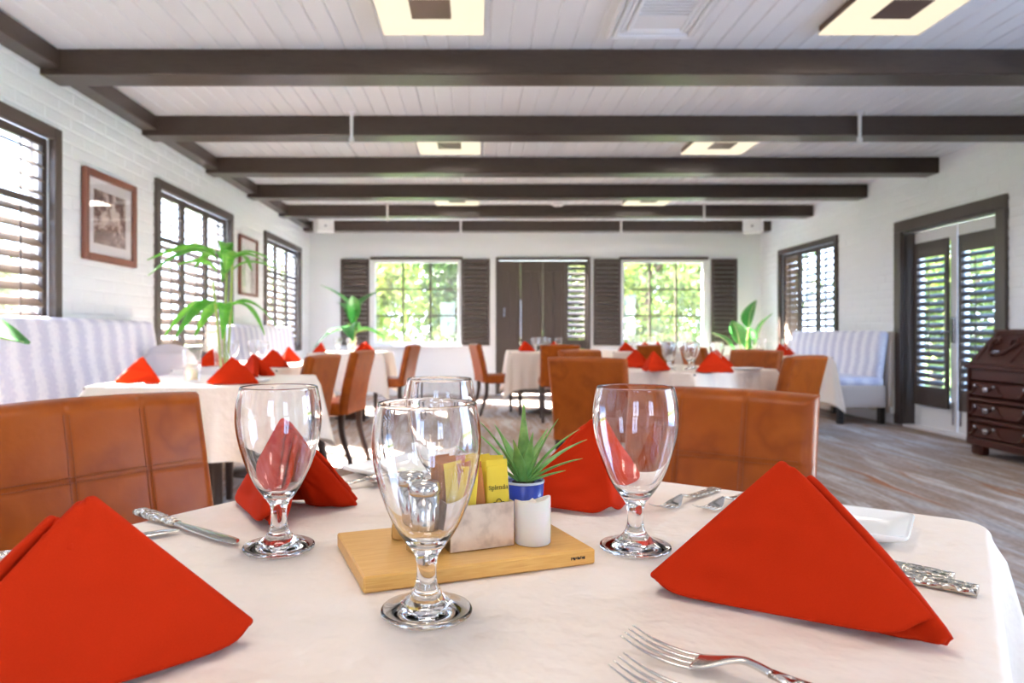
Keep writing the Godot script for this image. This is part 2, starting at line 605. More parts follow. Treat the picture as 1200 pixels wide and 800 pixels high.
func make_shell() -> void:
	solo("floor", boxed(Vector3((XL + XR) / 2, -0.1, (ZB + ZN) / 2), Vector3(XR - XL + 0.5, 0.2, ZN - ZB + 0.5)), M.carpet, "carpet in long grey, brown and rust strokes under the tables", "floor", Vector3.ZERO, 0.0, "", "structure")
	# left wall
	var s := begin(false)
	var left := func(st, a, b, y0, y1, th): box(st, Vector3(XL - th / 2, (y0 + y1) / 2, -(a + b) / 2), Vector3(th, y1 - y0, b - a))
	wall_boxes(s, -ZN, -ZB, CEIL, LEFT_HOLES, left, 0.2)
	var w := solo("wall_left", s, M.wall_paint, "white painted brick wall with three shuttered windows and two pictures", "wall", Vector3.ZERO, 0.0, "", "structure")
	bricks(w, 2.2, -ZB, CEIL, LEFT_HOLES, func(d, y): return Transform3D(Basis(Vector3.UP, PI / 2), Vector3(XL - 0.001, y, -d)),
		func(b): return (1.0 if b[0] > 3.75 else 0.02) * (0.05 if b[1] < 1.02 else 1.0) / (b[0] * b[0]))
	# right wall
	s = begin(false)
	var right := func(st, a, b, y0, y1, th): box(st, Vector3(XR + th / 2, (y0 + y1) / 2, -(a + b) / 2), Vector3(th, y1 - y0, b - a))
	wall_boxes(s, -ZN, -ZB, CEIL, RIGHT_HOLES, right, 0.2)
	w = solo("wall_right", s, M.wall_paint, "white painted brick wall with glazed double doors and one window", "wall", Vector3.ZERO, 0.0, "", "structure")
	bricks(w, 4.6, -ZB, CEIL, RIGHT_HOLES, func(d, y): return Transform3D(Basis(Vector3.UP, -PI / 2), Vector3(XR + 0.001, y, -d)),
		func(b): return (1.0 if b[0] > 5.6 else 0.02) * (0.05 if b[1] < 0.98 else 1.0) / (b[0] * b[0]))
	# back wall
	s = begin(false)
	var back := func(st, a, b, y0, y1, th): box(st, Vector3((a + b) / 2, (y0 + y1) / 2, ZB - th / 2), Vector3(b - a, y1 - y0, th))
	wall_boxes(s, XL, XR, CEIL, BACK_HOLES, back, 0.2)
	solo("wall_back", s, M.wall_paint, "smooth white end wall with two bright garden windows", "wall", Vector3.ZERO, 0.0, "", "structure")
	# wall behind the camera, with wide glazing to the terrace
	s = begin(false)
	var near := func(st, a, b, y0, y1, th): box(st, Vector3((a + b) / 2, (y0 + y1) / 2, ZN + th / 2), Vector3(b - a, y1 - y0, th))
	wall_boxes(s, XL, XR, CEIL, [[-1.35, -0.05, 0.8, 2.18], [1.95, 3.25, 0.8, 2.18]], near, 0.2)
	solo("wall_near", s, M.wall_paint, "white wall behind the near table with two wide windows", "wall", Vector3.ZERO, 0.0, "", "structure")
	for x in [-0.7, 2.6]:
		var win := thing("window_%d" % (6 if x < 0 else 7), "wide plain window %s in the wall behind the camera" % ("on the booth side" if x < 0 else "on the door side"), "window", Vector3(x, 0.8, ZN), PI, "", "structure")
		for q in [[-0.61, 0.69, 0.08, 1.38], [0.0, 0.69, 0.08, 1.38], [0.61, 0.69, 0.08, 1.38]]:
			part("mullion", boxed(Vector3(q[0], q[1], -0.1), Vector3(q[2], q[3], 0.06)), M.casing_brown, win)
		for y in [0.04, 1.34]: part("rail", boxed(Vector3(0, y, -0.1), Vector3(1.3, 0.08, 0.06)), M.casing_brown, win)
		for sx in [-0.305, 0.305]: part("pane", boxed(Vector3(sx, 0.69, -0.1), Vector3(0.53, 1.22, 0.006)), M.pane, win)
	# baseboards
	solo("baseboard_left", boxed(Vector3(XL + 0.012, 0.06, (ZB + ZN) / 2), Vector3(0.024, 0.12, ZN - ZB), 0.004), M.trim_white, "low white baseboard along the wall behind the booths", "baseboard", Vector3.ZERO, 0.0, "", "structure")
	s = begin(false)
	for q in [[XL, 0.3], [1.83, XR]]: box(s, Vector3((q[0] + q[1]) / 2, 0.06, ZB + 0.012), Vector3(q[1] - q[0], 0.12, 0.024), 0.004)
	solo("baseboard_back", s, M.trim_white, "low white baseboard under the garden windows", "baseboard", Vector3.ZERO, 0.0, "", "structure")
	s = begin(false)
	box(s, Vector3(XR - 0.012, 0.06, -9.2), Vector3(0.024, 0.12, 3.3), 0.004)
	solo("baseboard_right", s, M.trim_white, "low white baseboard behind the striped bench by the glazed doors", "baseboard", Vector3.ZERO, 0.0, "", "structure")
	# a low panel between bench and doors
	var pn := thing("trim_1", "beige half-height wall panel between striped bench and glazed doors", "panel", Vector3(XR, 0, -7.6), 0.0, "", "structure")
	part("panel", boxed(Vector3(-0.03, 0.55, 0), Vector3(0.06, 0.86, 0.42), 0.004), mat("beige_panel", rgb(206, 194, 182), 0.7), pn)
	part("edge_strip", boxed(Vector3(-0.035, 0.55, 0.225), Vector3(0.08, 0.86, 0.03), 0.004), M.trim_white, pn)

func make_ceiling() -> void:
	var c := solo("ceiling", boxed(Vector3((XL + XR) / 2, CEIL + 0.11, (ZB + ZN) / 2), Vector3(XR - XL + 0.5, 0.2, ZN - ZB + 0.5)), M.ceiling_paint, "white boarded ceiling between dark beams", "ceiling", Vector3.ZERO, 0.0, "", "structure")
	var n := 58
	var wd := (XR - XL) / n
	var s := begin(false)
	var l := ZN - ZB
	# a board with both lower edges eased, so that two boards meet in a groove
	var e := 0.009
	var o := [Vector2(-wd / 2 + 0.001, 0.011), Vector2(-wd / 2 + 0.001, e), Vector2(-wd / 2 + e, 0), Vector2(wd / 2 - e, 0), Vector2(wd / 2 - 0.001, e), Vector2(wd / 2 - 0.001, 0.011)]
	for i in o.size():
		var p: Vector2 = o[i]
		var q: Vector2 = o[(i + 1) % o.size()]
		fan_out(s, [Vector3(p.x, p.y, -l / 2), Vector3(q.x, q.y, -l / 2), Vector3(q.x, q.y, l / 2), Vector3(p.x, p.y, l / 2)], Vector3(0, 0.006, 0))
	for sg in [-1.0, 1.0]:
		var ps := []
		for p in o: ps.append(Vector3(p.x, p.y, sg * l / 2))
		fan_out(s, ps, Vector3(0, 0.006, 0))
	var board := done(s)
	for i in n:
		var b := part("board", board, M.ceiling_paint, c)
		b.position = Vector3(XL + wd * (i + 0.5), CEIL, (ZB + ZN) / 2)
	# beams
	var zs := [-4.25, -5.52, -6.8, -8.02, -9.29, -10.6]
	var told := ["nearest", "second", "third", "fourth", "fifth", "last"]
	for i in zs.size():
		var bs := begin(false)
		box(bs, Vector3(0, 0.0775, 0), Vector3(XR - XL - 0.005, 0.155, 0.205), 0.006)
		solo("ceiling_beam", bs, M.beam_brown, "dark brown ceiling beam, %s of the row towards the garden windows" % told[i] if i < 5 else "dark brown ceiling beam just in front of the end wall", "beam", Vector3((XL + XR) / 2, 2.528, zs[i]), 0.0, "ceiling beams", "structure")
	for z in [-2.99, -1.73, -0.47, 0.79, 2.05]:
		solo("ceiling_beam", boxed(Vector3(0, 0.0775, 0), Vector3(XR - XL - 0.005, 0.155, 0.205), 0.006), M.beam_brown, "dark brown ceiling beam out of view above the near table", "beam", Vector3((XL + XR) / 2, 2.528, z), 0.0, "unseen ceiling beams", "structure")
	solo("trim_2", boxed(Vector3(XL + 0.065, 2.62, (ZB + ZN) / 2), Vector3(0.125, 0.11, ZN - ZB), 0.005), M.beam_brown, "dark ledger board along the top of the booth wall", "trim", Vector3.ZERO, 0.0, "", "structure")

# ------------------------------------------------------------------ windows and shutters
func slat_shape(l: float, w: float) -> ArrayMesh:
	var s := begin(false)
	var o := [Vector2(-w / 2, 0), Vector2(-w / 4, 0.0042), Vector2(w / 4, 0.0042), Vector2(w / 2, 0), Vector2(w / 4, -0.0042), Vector2(-w / 4, -0.0042)]
	for i in 6:
		var p: Vector2 = o[i]
		var q: Vector2 = o[(i + 1) % 6]
		fan_out(s, [Vector3(-l / 2, p.y, p.x), Vector3(l / 2, p.y, p.x), Vector3(l / 2, q.y, q.x), Vector3(-l / 2, q.y, q.x)], Vector3.ZERO)
	for sg in [-1.0, 1.0]:
		var ps := []
		for p in o: ps.append(Vector3(sg * l / 2, p.y, p.x))
		fan_out(s, ps, Vector3.ZERO)
	return done(s)

func shutter(parent: Node3D, n: String, at: Vector3, w: float, h: float, tiers: Array, wood: Material, slatm: Material, pitch := 0.085, yaw := 0.0, rod := true) -> MeshInstance3D:
	# a framed leaf of louvres, origin at its lower middle; tiers: [bottom, top, tilt in degrees, inner edge down positive]
	var st := 0.045
	var s := begin(false)
	for sx in [-1.0, 1.0]: box(s, Vector3(sx * (w / 2 - st / 2), h / 2, 0), Vector3(st, h, 0.03), 0.003)
	var marks := [[0.0, tiers[0][0]]]
	for i in tiers.size():
		marks.append([tiers[i][1], tiers[i + 1][0] if i + 1 < tiers.size() else h])
	for q in marks: box(s, Vector3(0, (q[0] + q[1]) / 2, 0), Vector3(w - 2 * st, q[1] - q[0], 0.028), 0.003)
	var f := part(n, s, wood, parent)
	f.position = at
	f.rotation.y = yaw
	var shape := slat_shape(w - 2 * st - 0.004, pitch * 1.02)
	for t in tiers:
		var k := int(floor((t[1] - t[0]) / pitch + 0.2))
		var step: float = (t[1] - t[0]) / k
		for i in k:
			var sl := part("slat", shape, slatm, f)
			sl.position = Vector3(0, t[0] + step * (i + 0.5), 0)
			sl.rotation.x = deg_to_rad(t[2])
		if rod:
			part("tilt_rod", boxed(Vector3(0, (t[0] + t[1]) / 2, 0.03), Vector3(0.009, (t[1] - t[0]) * 0.92, 0.009), 0.002), wood, f)
	return f

func casing(win: Node3D, w: float, h: float, cw: float, to_floor := false) -> void:
	for sx in [-1.0, 1.0]: part("casing", boxed(Vector3(sx * (w / 2 + cw / 2 - 0.012), h / 2, 0.012), Vector3(cw, h + (0.0 if to_floor else 2 * cw) - 0.024, 0.045), 0.005), M.casing_brown, win)
	part("casing", boxed(Vector3(0, h + cw / 2 - 0.012, 0.012), Vector3(w - 0.024 + (2 * cw if to_floor else 0.0), cw, 0.045), 0.005), M.casing_brown, win)
	if not to_floor: part("casing", boxed(Vector3(0, -cw / 2 + 0.012, 0.012), Vector3(w - 0.024, cw, 0.045), 0.005), M.casing_brown, win)

func sash(win: Node3D, w: float, h: float, z: float, cols: int, rows: int, frame: Material, bar: Material, fw: float, bw: float) -> void:
	for sx in [-1.0, 1.0]: part("sash_stile", boxed(Vector3(sx * (w / 2 - fw / 2), h / 2, z), Vector3(fw, h, 0.05), 0.004), frame, win)
	for y in [fw / 2, h - fw / 2]: part("sash_rail", boxed(Vector3(0, y, z), Vector3(w - 2 * fw, fw, 0.05), 0.004), frame, win)
	var iw := w - 2 * fw
	var ih := h - 2 * fw
	for i in range(1, cols): part("muntin", boxed(Vector3(-iw / 2 + iw * i / cols, h / 2, z), Vector3(bw, ih, 0.03), 0.002), bar, win)
	for j in range(1, rows): part("muntin", boxed(Vector3(0, fw + ih * j / rows, z + 0.001), Vector3(iw, bw * 0.8, 0.024), 0.002), bar, win)
	for i in cols:
		for j in rows:
			part("pane", boxed(Vector3(-iw / 2 + iw * (i + 0.5) / cols, fw + ih * (j + 0.5) / rows, z), Vector3(iw / cols - bw * 0.6, ih / rows - bw * 0.6, 0.004)), M.pane, win)

func make_windows() -> void:
	# booth wall: three leaves each, upper louvres open, lower ones slanted
	var told := ["shuttered window above the first booth at the picture's edge", "shuttered window behind the tall palm on the booth wall", "shuttered window nearest the end wall on the booth side", "shuttered window beside the near table, out of view"]
	var at := [3.445, 6.515, 9.425, 0.405]
	for i in 4:
		var win := thing("window_%d" % [1, 2, 3, 8][i], told[i], "window", Vector3(XL, 0.78, -at[i]), PI / 2, "", "structure")
		casing(win, 1.65, 1.4, 0.075)
		sash(win, 1.65, 1.4, -0.14, 3, 2, M.trim_white, M.trim_white, 0.03, 0.02)
		for k in 3:
			shutter(win, "shutter", Vector3((k - 1) * 0.545, 0.01, -0.035), 0.54, 1.38, [[0.06, 0.96, 46.0 if i < 3 else 66.0], [1.0, 1.33, 34.0 if i < 3 else 66.0]], M.casing_brown, M.slat_brown)
	# door wall
	var w4 := thing("window_4", "dark framed window with louvred leaves above the striped bench", "window", Vector3(XR, 0.78, -9.39), -PI / 2, "", "structure")
	casing(w4, 1.54, 1.35, 0.075)
	sash(w4, 1.54, 1.35, -0.14, 3, 2, M.trim_white, M.trim_white, 0.03, 0.02)
	shutter(w4, "shutter", Vector3(-0.51, 0.01, -0.035), 0.5, 1.33, [[0.06, 1.27, 78.0]], M.casing_brown, M.slat_brown)
	shutter(w4, "shutter", Vector3(0.0, 0.01, -0.035), 0.5, 1.33, [[0.06, 1.27, 34.0]], M.casing_brown, M.slat_brown)
	shutter(w4, "shutter", Vector3(0.51, 0.01, -0.035), 0.5, 1.33, [[0.06, 1.27, 34.0]], M.casing_brown, M.slat_brown)
	# end wall: two garden windows with leaves folded back
	var spots := [[-0.924, 1.392, "garden window with folded dark shutters nearer the booths", -2.116, -1.665, -0.222, 0.228], [2.96, 1.34, "garden window with folded dark shutters nearer the striped bench", 1.855, 2.285, 3.70, 4.11]]
	for q in spots:
		var win := thing("window_5" if q[0] < 0 else "window_9", q[2], "window", Vector3(q[0], 0.78, ZB), 0.0, "", "structure")
		sash(win, q[1], 1.35, -0.03, 3, 3, M.trim_white, M.casing_brown, 0.05, 0.03)
		part("casing", boxed(Vector3(0, 1.37, 0.015), Vector3(q[1] + 0.06, 0.045, 0.05), 0.004), M.casing_brown, win)
		part("sill", boxed(Vector3(0, -0.015, 0.05), Vector3(q[1] + 0.04, 0.03, 0.12), 0.005), M.trim_white, win)
		shutter(win, "shutter", Vector3((q[3] + q[4]) / 2 - q[0], 0.0, 0.03), q[4] - q[3], 1.36, [[0.07, 1.29, 72.0]], M.casing_brown, M.slat_dark, 0.07, 0.0, false)
		shutter(win, "shutter", Vector3((q[5] + q[6]) / 2 - q[0], 0.0, 0.03), q[6] - q[5], 1.36, [[0.07, 1.29, 72.0]], M.casing_brown, M.slat_dark, 0.07, 0.0, false)

func make_doors() -> void:
	# end wall door: four dark leaves, the last one with open louvres
	var d := thing("door_1", "dark shuttered garden door in the middle of the end wall", "door", Vector3(1.065, 0, ZB), 0.0, "", "structure")
	casing(d, 1.41, 2.13, 0.05, true)
	for k in 3:
		var x := -0.53 + 0.352 * k
		var s := begin(false)
		for sx in [-1.0, 1.0]: box(s, Vector3(x + sx * 0.145, 1.06, -0.02), Vector3(0.055, 2.1, 0.04), 0.004)
		for y in [0.1, 0.8, 2.03]: box(s, Vector3(x, y, -0.02), Vector3(0.235, 0.16, 0.04), 0.004)
		box(s, Vector3(x, 1.06, -0.03), Vector3(0.24, 2.0, 0.015))
		var lf := part("leaf", s, M.slat_dark, d)
		part("bead", boxed(Vector3(x, 1.4, -0.015), Vector3(0.03, 1.1, 0.02), 0.004), M.casing_brown, lf)
	shutter(d, "leaf", Vector3(0.525, 0.01, -0.02), 0.35, 2.1, [[0.09, 0.72, 70.0], [0.86, 2.03, 42.0]], M.casing_brown, M.slat_dark, 0.085, 0.0, false)
	part("door_bolt", boxed(Vector3(-0.35, 1.2, 0.012), Vector3(0.03, 0.6, 0.02), 0.004), M.pewter, d)
	part("door_handle", boxed(Vector3(-0.61, 1.3, 0.02), Vector3(0.03, 0.16, 0.03), 0.008), M.pewter, d)
	# glazed double doors of the door wall, with louvred leaves in front
	var g := thing("door_2", "white glazed double doors with dark louvred leaves beside the bureau", "door", Vector3(XR, 0, -6.605), -PI / 2, "", "structure")
	casing(g, 1.35, 2.05, 0.115, true)
	part("jamb", boxed(Vector3(-0.665, 1.02, -0.09), Vector3(0.03, 2.05, 0.2), 0.003), M.casing_brown, g)
	part("jamb", boxed(Vector3(0.665, 1.02, -0.09), Vector3(0.03, 2.05, 0.2), 0.003), M.casing_brown, g)
	part("jamb", boxed(Vector3(0, 2.04, -0.09), Vector3(1.3, 0.02, 0.2), 0.003), M.casing_brown, g)
	part("threshold", boxed(Vector3(0, 0.012, -0.08), Vector3(1.3, 0.024, 0.2), 0.003), M.trim_white, g)
	for sx in [-1.0, 1.0]:
		var s := begin(false)
		var x: float = sx * 0.325
		for q in [-1.0, 1.0]: box(s, Vector3(x + q * 0.272, 1.02, -0.13), Vector3(0.095, 2.0, 0.045), 0.004)
		box(s, Vector3(x, 0.16, -0.13), Vector3(0.46, 0.28, 0.045), 0.004)
		box(s, Vector3(x, 1.95, -0.13), Vector3(0.46, 0.14, 0.045), 0.004)
		var lf := part("leaf", s, M.trim_white, g)
		part("pane", boxed(Vector3(x, 1.09, -0.13), Vector3(0.46, 1.6, 0.006)), M.pane, lf)
		shutter(g, "shutter", Vector3(x, 0.24, -0.075), 0.5, 1.66, [[0.2, 1.5, 42.0]], M.casing_brown, M.slat_dark, 0.072, 0.0, true)
	part("handle_plate", boxed(Vector3(-0.045, 1.0, -0.095), Vector3(0.045, 0.24, 0.012), 0.004), M.pewter, g)
	var hb := begin()
	tube(hb, [Vector3(-0.045, 0.99, -0.09), Vector3(-0.045, 0.99, -0.05), Vector3(-0.07, 0.985, -0.04), Vector3(-0.14, 0.98, -0.04)], fill(4, 0.009))
	part("handle", hb, M.pewter, g)
	for sx in [-0.05, 0.05]: part("foot_bolt", boxed(Vector3(sx, 0.2, -0.1), Vector3(0.014, 0.22, 0.014), 0.003), M.pewter, g)

# ------------------------------------------------------------------ garden
func leaf_card() -> ArrayMesh:
	var s := begin(false)
	var a := Vector3(0, 0, 0)
	var b := Vector3(0.32, 0.45, 0.1)
	var c := Vector3(0, 1, 0)
	var d := Vector3(-0.32, 0.45, 0.1)
	var m := Vector3(0, 0.45, -0.04)
	for t in [[a, b, m], [b, c, m], [c, d, m], [d, a, m]]: tri(s, t[0], t[1], t[2])
	return done(s)

func crown(parent: Node3D, card: Mesh, c: Vector3, r: Vector3, n: int, size: float, cols: Array, sd: int, flat := false) -> void:
	var g := RandomNumberGenerator.new()
	g.seed = sd
	var mm := MultiMesh.new()
	mm.transform_format = MultiMesh.TRANSFORM_3D
	mm.use_colors = true
	mm.mesh = card
	mm.instance_count = n
	var clumps := []
	for i in maxi(6, n / 90):
		var v := Vector3(g.randfn(), g.randfn(), g.randfn()).normalized() * pow(g.randf(), 0.45)
		clumps.append([c + v * r, g.randf_range(0.16, 0.34), cols[g.randi() % cols.size()]])
	for i in n:
		var q: Array = clumps[g.randi() % clumps.size()]
		var p: Vector3 = q[0] + Vector3(g.randfn(), g.randfn(), g.randfn()) * (q[1] * 0.5 * (r.x + r.y) * 0.5)
		if flat: p.y = maxf(p.y, 0.05)
		var b := Basis.from_euler(Vector3(g.randf() * TAU, g.randf() * TAU, g.randf() * TAU)).scaled(Vector3.ONE * size * g.randf_range(0.6, 1.3))
		mm.set_instance_transform(i, Transform3D(b, p))
		var col: Color = q[2].lerp(cols[g.randi() % cols.size()], 0.35 * g.randf())
		mm.set_instance_color(i, col.srgb_to_linear())
	var o := MultiMeshInstance3D.new()
	o.name = "foliage"
	o.multimesh = mm
	o.material_override = M.tree_leaf
	o.set_meta("kind", "stuff")
	parent.add_child(o, true)

func tree(label: String, at: Vector3, h: float, r: float, n: int, size: float, cols: Array, sd: int) -> void:
	var t := thing("garden_tree", label, "tree", at, 0.0, "trees in the garden")
	var s := begin()
	tube(s, spline([Vector3(0, -0.05, 0), Vector3(0.05, h * 0.3, 0.04), Vector3(-0.04, h * 0.6, 0), Vector3(0.05, h * 0.85, 0)], 4), [0.14, 0.13, 0.12, 0.12, 0.11, 0.1, 0.09, 0.09, 0.08, 0.07, 0.06, 0.05, 0.03])
	var tr := part("trunk", s, M.bark, t)
	var g := RandomNumberGenerator.new()
	g.seed = sd + 100
	for k in 5:
		var a := g.randf() * TAU
		var y := h * g.randf_range(0.35, 0.65)
		var bs := begin()
		tube(bs, [Vector3(0, y, 0), Vector3(cos(a) * r * 0.4, y + h * 0.14, sin(a) * r * 0.4), Vector3(cos(a) * r * 0.8, y + h * 0.2, sin(a) * r * 0.8)], [0.06, 0.04, 0.02], 6)
		part("branch", bs, M.bark, tr)
	crown(t, leaf_card(), Vector3(0, h * 0.5, 0), Vector3(r * 1.1, h * 0.42, r), n * 3, size, cols, sd)

func make_outside() -> void:
	solo("terrace", boxed(Vector3(0, -0.3, 1.5), Vector3(44, 0.16, 29)), M.patio, "pale stone terrace outside the windows", "terrace", Vector3.ZERO, 0.0, "", "structure")
	solo("lawn", boxed(Vector3(0, -0.5, -4), Vector3(160, 0.2, 160)), M.lawn, "green lawn seen through the garden windows", "lawn", Vector3.ZERO, 0.0, "", "structure")
	var fresh := [rgb(112, 130, 44), rgb(132, 146, 58), rgb(88, 110, 38), rgb(150, 154, 74)]
	var mid := [rgb(66, 92, 36), rgb(84, 108, 44), rgb(50, 76, 30), rgb(104, 122, 52)]
	var olive := [rgb(84, 92, 50), rgb(104, 110, 64), rgb(66, 74, 38), rgb(122, 124, 72)]
	tree("sunny yellow-green tree in the left garden window", Vector3(-2.6, -0.22, -16.2), 4.6, 1.5, 2600, 0.17, fresh, 1)
	tree("mid-green tree in the middle of the left garden window", Vector3(-0.5, -0.22, -17.4), 4.8, 1.5, 2400, 0.17, mid, 2)
	tree("olive-green tree behind the garden door", Vector3(1.6, -0.22, -16.6), 4.4, 1.4, 2200, 0.16, olive, 3)
	tree("yellow-green tree in the middle of the right garden window", Vector3(3.9, -0.22, -16.0), 4.5, 1.4, 2600, 0.16, fresh, 4)
	tree("green tree at the edge of the right garden window", Vector3(6.4, -0.22, -17.2), 4.8, 1.6, 2400, 0.17, mid, 5)
	tree("tall dark tree far behind the garden windows", Vector3(2.8, -0.3, -24), 7.0, 2.4, 2600, 0.26, mid, 6)
	tree("tall pale tree far behind the left garden window", Vector3(-4.4, -0.3, -24), 7.0, 2.4, 2600, 0.26, olive, 7)
	tree("pale tree beyond the booth wall windows", Vector3(-10.5, -0.3, -13.5), 4.0, 1.6, 1600, 0.2, olive, 8)
	tree("green tree beyond the glazed doors", Vector3(12.0, -0.3, -11), 4.4, 1.8, 2000, 0.2, mid, 9)
	tree("green tree beyond the bench window", Vector3(11.0, -0.3, -16.5), 4.4, 1.8, 2000, 0.2, fresh, 10)
	# low shrubs under the garden windows
	var cols := [fresh, mid, olive, mid, fresh, olive, mid]
	for i in 7:
		var x := -3.2 + 1.45 * i
		var t := thing("garden_shrub", "low %s shrub outside, %s along the end wall" % [["yellow-green", "green", "olive"][[0, 1, 2, 1, 0, 2, 1][i]], ["first", "second", "third", "fourth", "fifth", "sixth", "seventh"][i]], "shrub", Vector3(x, -0.22, -13.9 + 0.4 * sin(i * 2.1)), 0.0, "shrubs outside the garden windows")
		var s := begin()
		tube(s, [Vector3(0, 0, 0), Vector3(0.03, 0.3, 0.02), Vector3(0, 0.7, 0)], [0.03, 0.025, 0.012], 6)
		part("stem", s, M.bark, t)
		crown(t, leaf_card(), Vector3(0, 0.7, 0), Vector3(0.75, 0.6, 0.55), 700, 0.13, cols[i], 40 + i)
	# a pale garden wall beyond the booth windows
	var gw := thing("garden_wall", "pale plastered garden wall outside the booth windows", "wall", Vector3(-13, -0.3, -5), 0.0, "", "structure")
	part("panel", boxed(Vector3(0, 0.7, 0), Vector3(0.3, 1.4, 30), 0.02), M.stucco, gw)
	part("coping", boxed(Vector3(0, 1.44, 0), Vector3(0.42, 0.08, 30), 0.02), M.stucco, gw)

# ------------------------------------------------------------------ furniture
func soft_box(s: SurfaceTool, c: Vector3, size: Vector3, r: float, n := 8, b := Basis(), puff := 0.0) -> void:
	# a box with rounded edges; puff swells its faces
	s.set_smooth_group(0)
	var h := size * 0.5
	var inner := h - Vector3.ONE * r
	var ticks := []
	for i in n + 1:
		ticks.append(-1.0 + 2.0 * i / n)
	for ax in 3:
		var u := (ax + 1) % 3
		var v := (ax + 2) % 3
		for sg in [-1.0, 1.0]:
			var pts := []
			for i in n + 1:
				var row := []
				for j in n + 1:
					var p := Vector3()
					p[ax] = sg * h[ax]; p[u] = edge_step(ticks[i], h[u], r); p[v] = edge_step(ticks[j], h[v], r)
					var q := p.clamp(-inner, inner)
					var e := p - q
					var o := q + e.normalized() * r
					var k := (1.0 - pow(absf(p[u] / h[u]), 2.0)) * (1.0 - pow(absf(p[v] / h[v]), 2.0))
					o[ax] += sg * puff * k
					row.append(c + b * o)
				pts.append(row)
			for i in n:
				for j in n:
					if sg > 0: quad(s, pts[i][j], pts[i + 1][j], pts[i + 1][j + 1], pts[i][j + 1])
					else: quad(s, pts[i][j], pts[i][j + 1], pts[i + 1][j + 1], pts[i + 1][j])

func edge_step(t: float, h: float, r: float) -> float:     # more steps near the rounded edge
	var f := r / h
	if absf(t) < 0.5: return t * 2.0 * (h - r)
	return signf(t) * (h * (1.0 - f) + h * f * (absf(t) - 0.5) * 2.0)

func chair_back() -> ArrayMesh:
	var s := begin()
	var nu := 110
	var nv := 70
	var hu := 0.215
	var y0 := 0.40
	var y1 := 0.852
	var f := []
	var k := []
	for i in nu + 1:
		var rf := []
		var rk := []
		for j in nv + 1:
			var a := sin((float(i) / nu - 0.5) * PI * 0.96) / sin(PI * 0.48) if true else 0.0
			var u: float = lerpf(2.0 * i / nu - 1.0, a, 0.35) * hu
			var v := lerpf(y0, y1, pow(float(j) / nv, 0.86))
			var top := 0.006 * pow(u / hu, 2.0)              # the top dips a little at its ends
			var zc := -0.215 - 0.085 * pow(maxf(v - 0.45, 0.0) / 0.4, 1.25)
			var e := minf(1.0, minf(hu - absf(u), y1 - v) / 0.028)
			e = sqrt(maxf(0.0, 1.0 - (1.0 - e) * (1.0 - e)))
			var groove := 0.0
			for su in [-0.0717, 0.0717]: groove = maxf(groove, exp(-pow((u - su) / 0.0026, 2.0)))
			for sv in [0.705, 0.56]: groove = maxf(groove, exp(-pow((v - sv) / 0.003, 2.0)))
			var pad := 0.002 * absf(cos(PI * u / 0.1434)) * absf(sin(PI * (v - 0.56) / 0.145))
			rf.append(Vector3(u, v - top, zc + (0.034 + pad) * e - 0.0038 * groove * e))
			rk.append(Vector3(u, v - top, zc - 0.036 * e))
		f.append(rf)
		k.append(rk)
	for i in nu:
		for j in nv:
			quad(s, f[i][j], f[i + 1][j], f[i + 1][j + 1], f[i][j + 1])
			quad(s, k[i][j], k[i][j + 1], k[i + 1][j + 1], k[i + 1][j])
	for i in nu: quad(s, k[i][0], k[i + 1][0], f[i + 1][0], f[i][0])
	return done(s)

func stitches() -> SurfaceTool:
	# two rows of thread beside each seam of the padded back
	var s := begin(false)
	var lean := func(v): return -0.215 - 0.085 * pow(maxf(v - 0.45, 0.0) / 0.4, 1.25) + 0.0345
	for su in [-0.0717, 0.0717]:
		for o in [-0.005, 0.005]:
			var v := 0.48
			while v < 0.825:
				var pad := 0.002 * absf(cos(PI * (su + o) / 0.1434)) * absf(sin(PI * (v - 0.56) / 0.145))
				box(s, Vector3(su + o, v, lean.call(v) + pad), Vector3(0.0011, 0.0042, 0.0016), 0.0, Basis(Vector3.RIGHT, -0.2))
				v += 0.0062
	for o in [-0.005, 0.005]:
		var u := -0.185
		while u < 0.186:
			var v: float = 0.705 + o
			var pad := 0.002 * absf(cos(PI * u / 0.1434)) * absf(sin(PI * (v - 0.56) / 0.145))
			box(s, Vector3(u, v, lean.call(v) + pad), Vector3(0.0042, 0.0011, 0.0016))
			u += 0.0062
	return s

var chair0: Node3D
var chair_far: Node3D

func make_chair(n: String, label: String, near: bool) -> Node3D:
	var c := thing(n, label, "chair", Vector3(0, 0, 0), 0.0, "brown leather dining chairs")
	var back := part("backrest", chair_back(), M.leather, c)
	if near: part("stitching", stitches(), M.thread, back)
	var s := begin()
	soft_box(s, Vector3(0, 0.43, 0.02), Vector3(0.43, 0.095, 0.45), 0.025, 8, Basis(), 0.012)
	part("seat", s, M.leather, c)
	for sx in [-1.0, 1.0]:
		s = begin()
		sweep(s, [Vector3(sx * 0.185, 0.39, 0.21), Vector3(sx * 0.185, 0.2, 0.212), Vector3(sx * 0.185, 0.0, 0.214)], [0.024, 0.02, 0.015], [0.024, 0.02, 0.015], Vector3.RIGHT, 8, 0.4)
		part("leg", s, M.dark_wood, c)
		s = begin()
		sweep(s, spline([Vector3(sx * 0.185, 0.41, -0.2), Vector3(sx * 0.185, 0.25, -0.205), Vector3(sx * 0.185, 0.0, -0.285)], 4), [0.024, 0.023, 0.022, 0.021, 0.02, 0.019, 0.018, 0.017, 0.015], [0.024, 0.023, 0.022, 0.021, 0.02, 0.019, 0.018, 0.017, 0.015], Vector3.RIGHT, 8, 0.4)
		part("leg", s, M.dark_wood, c)
	c.set_meta("stem", n)
	return c

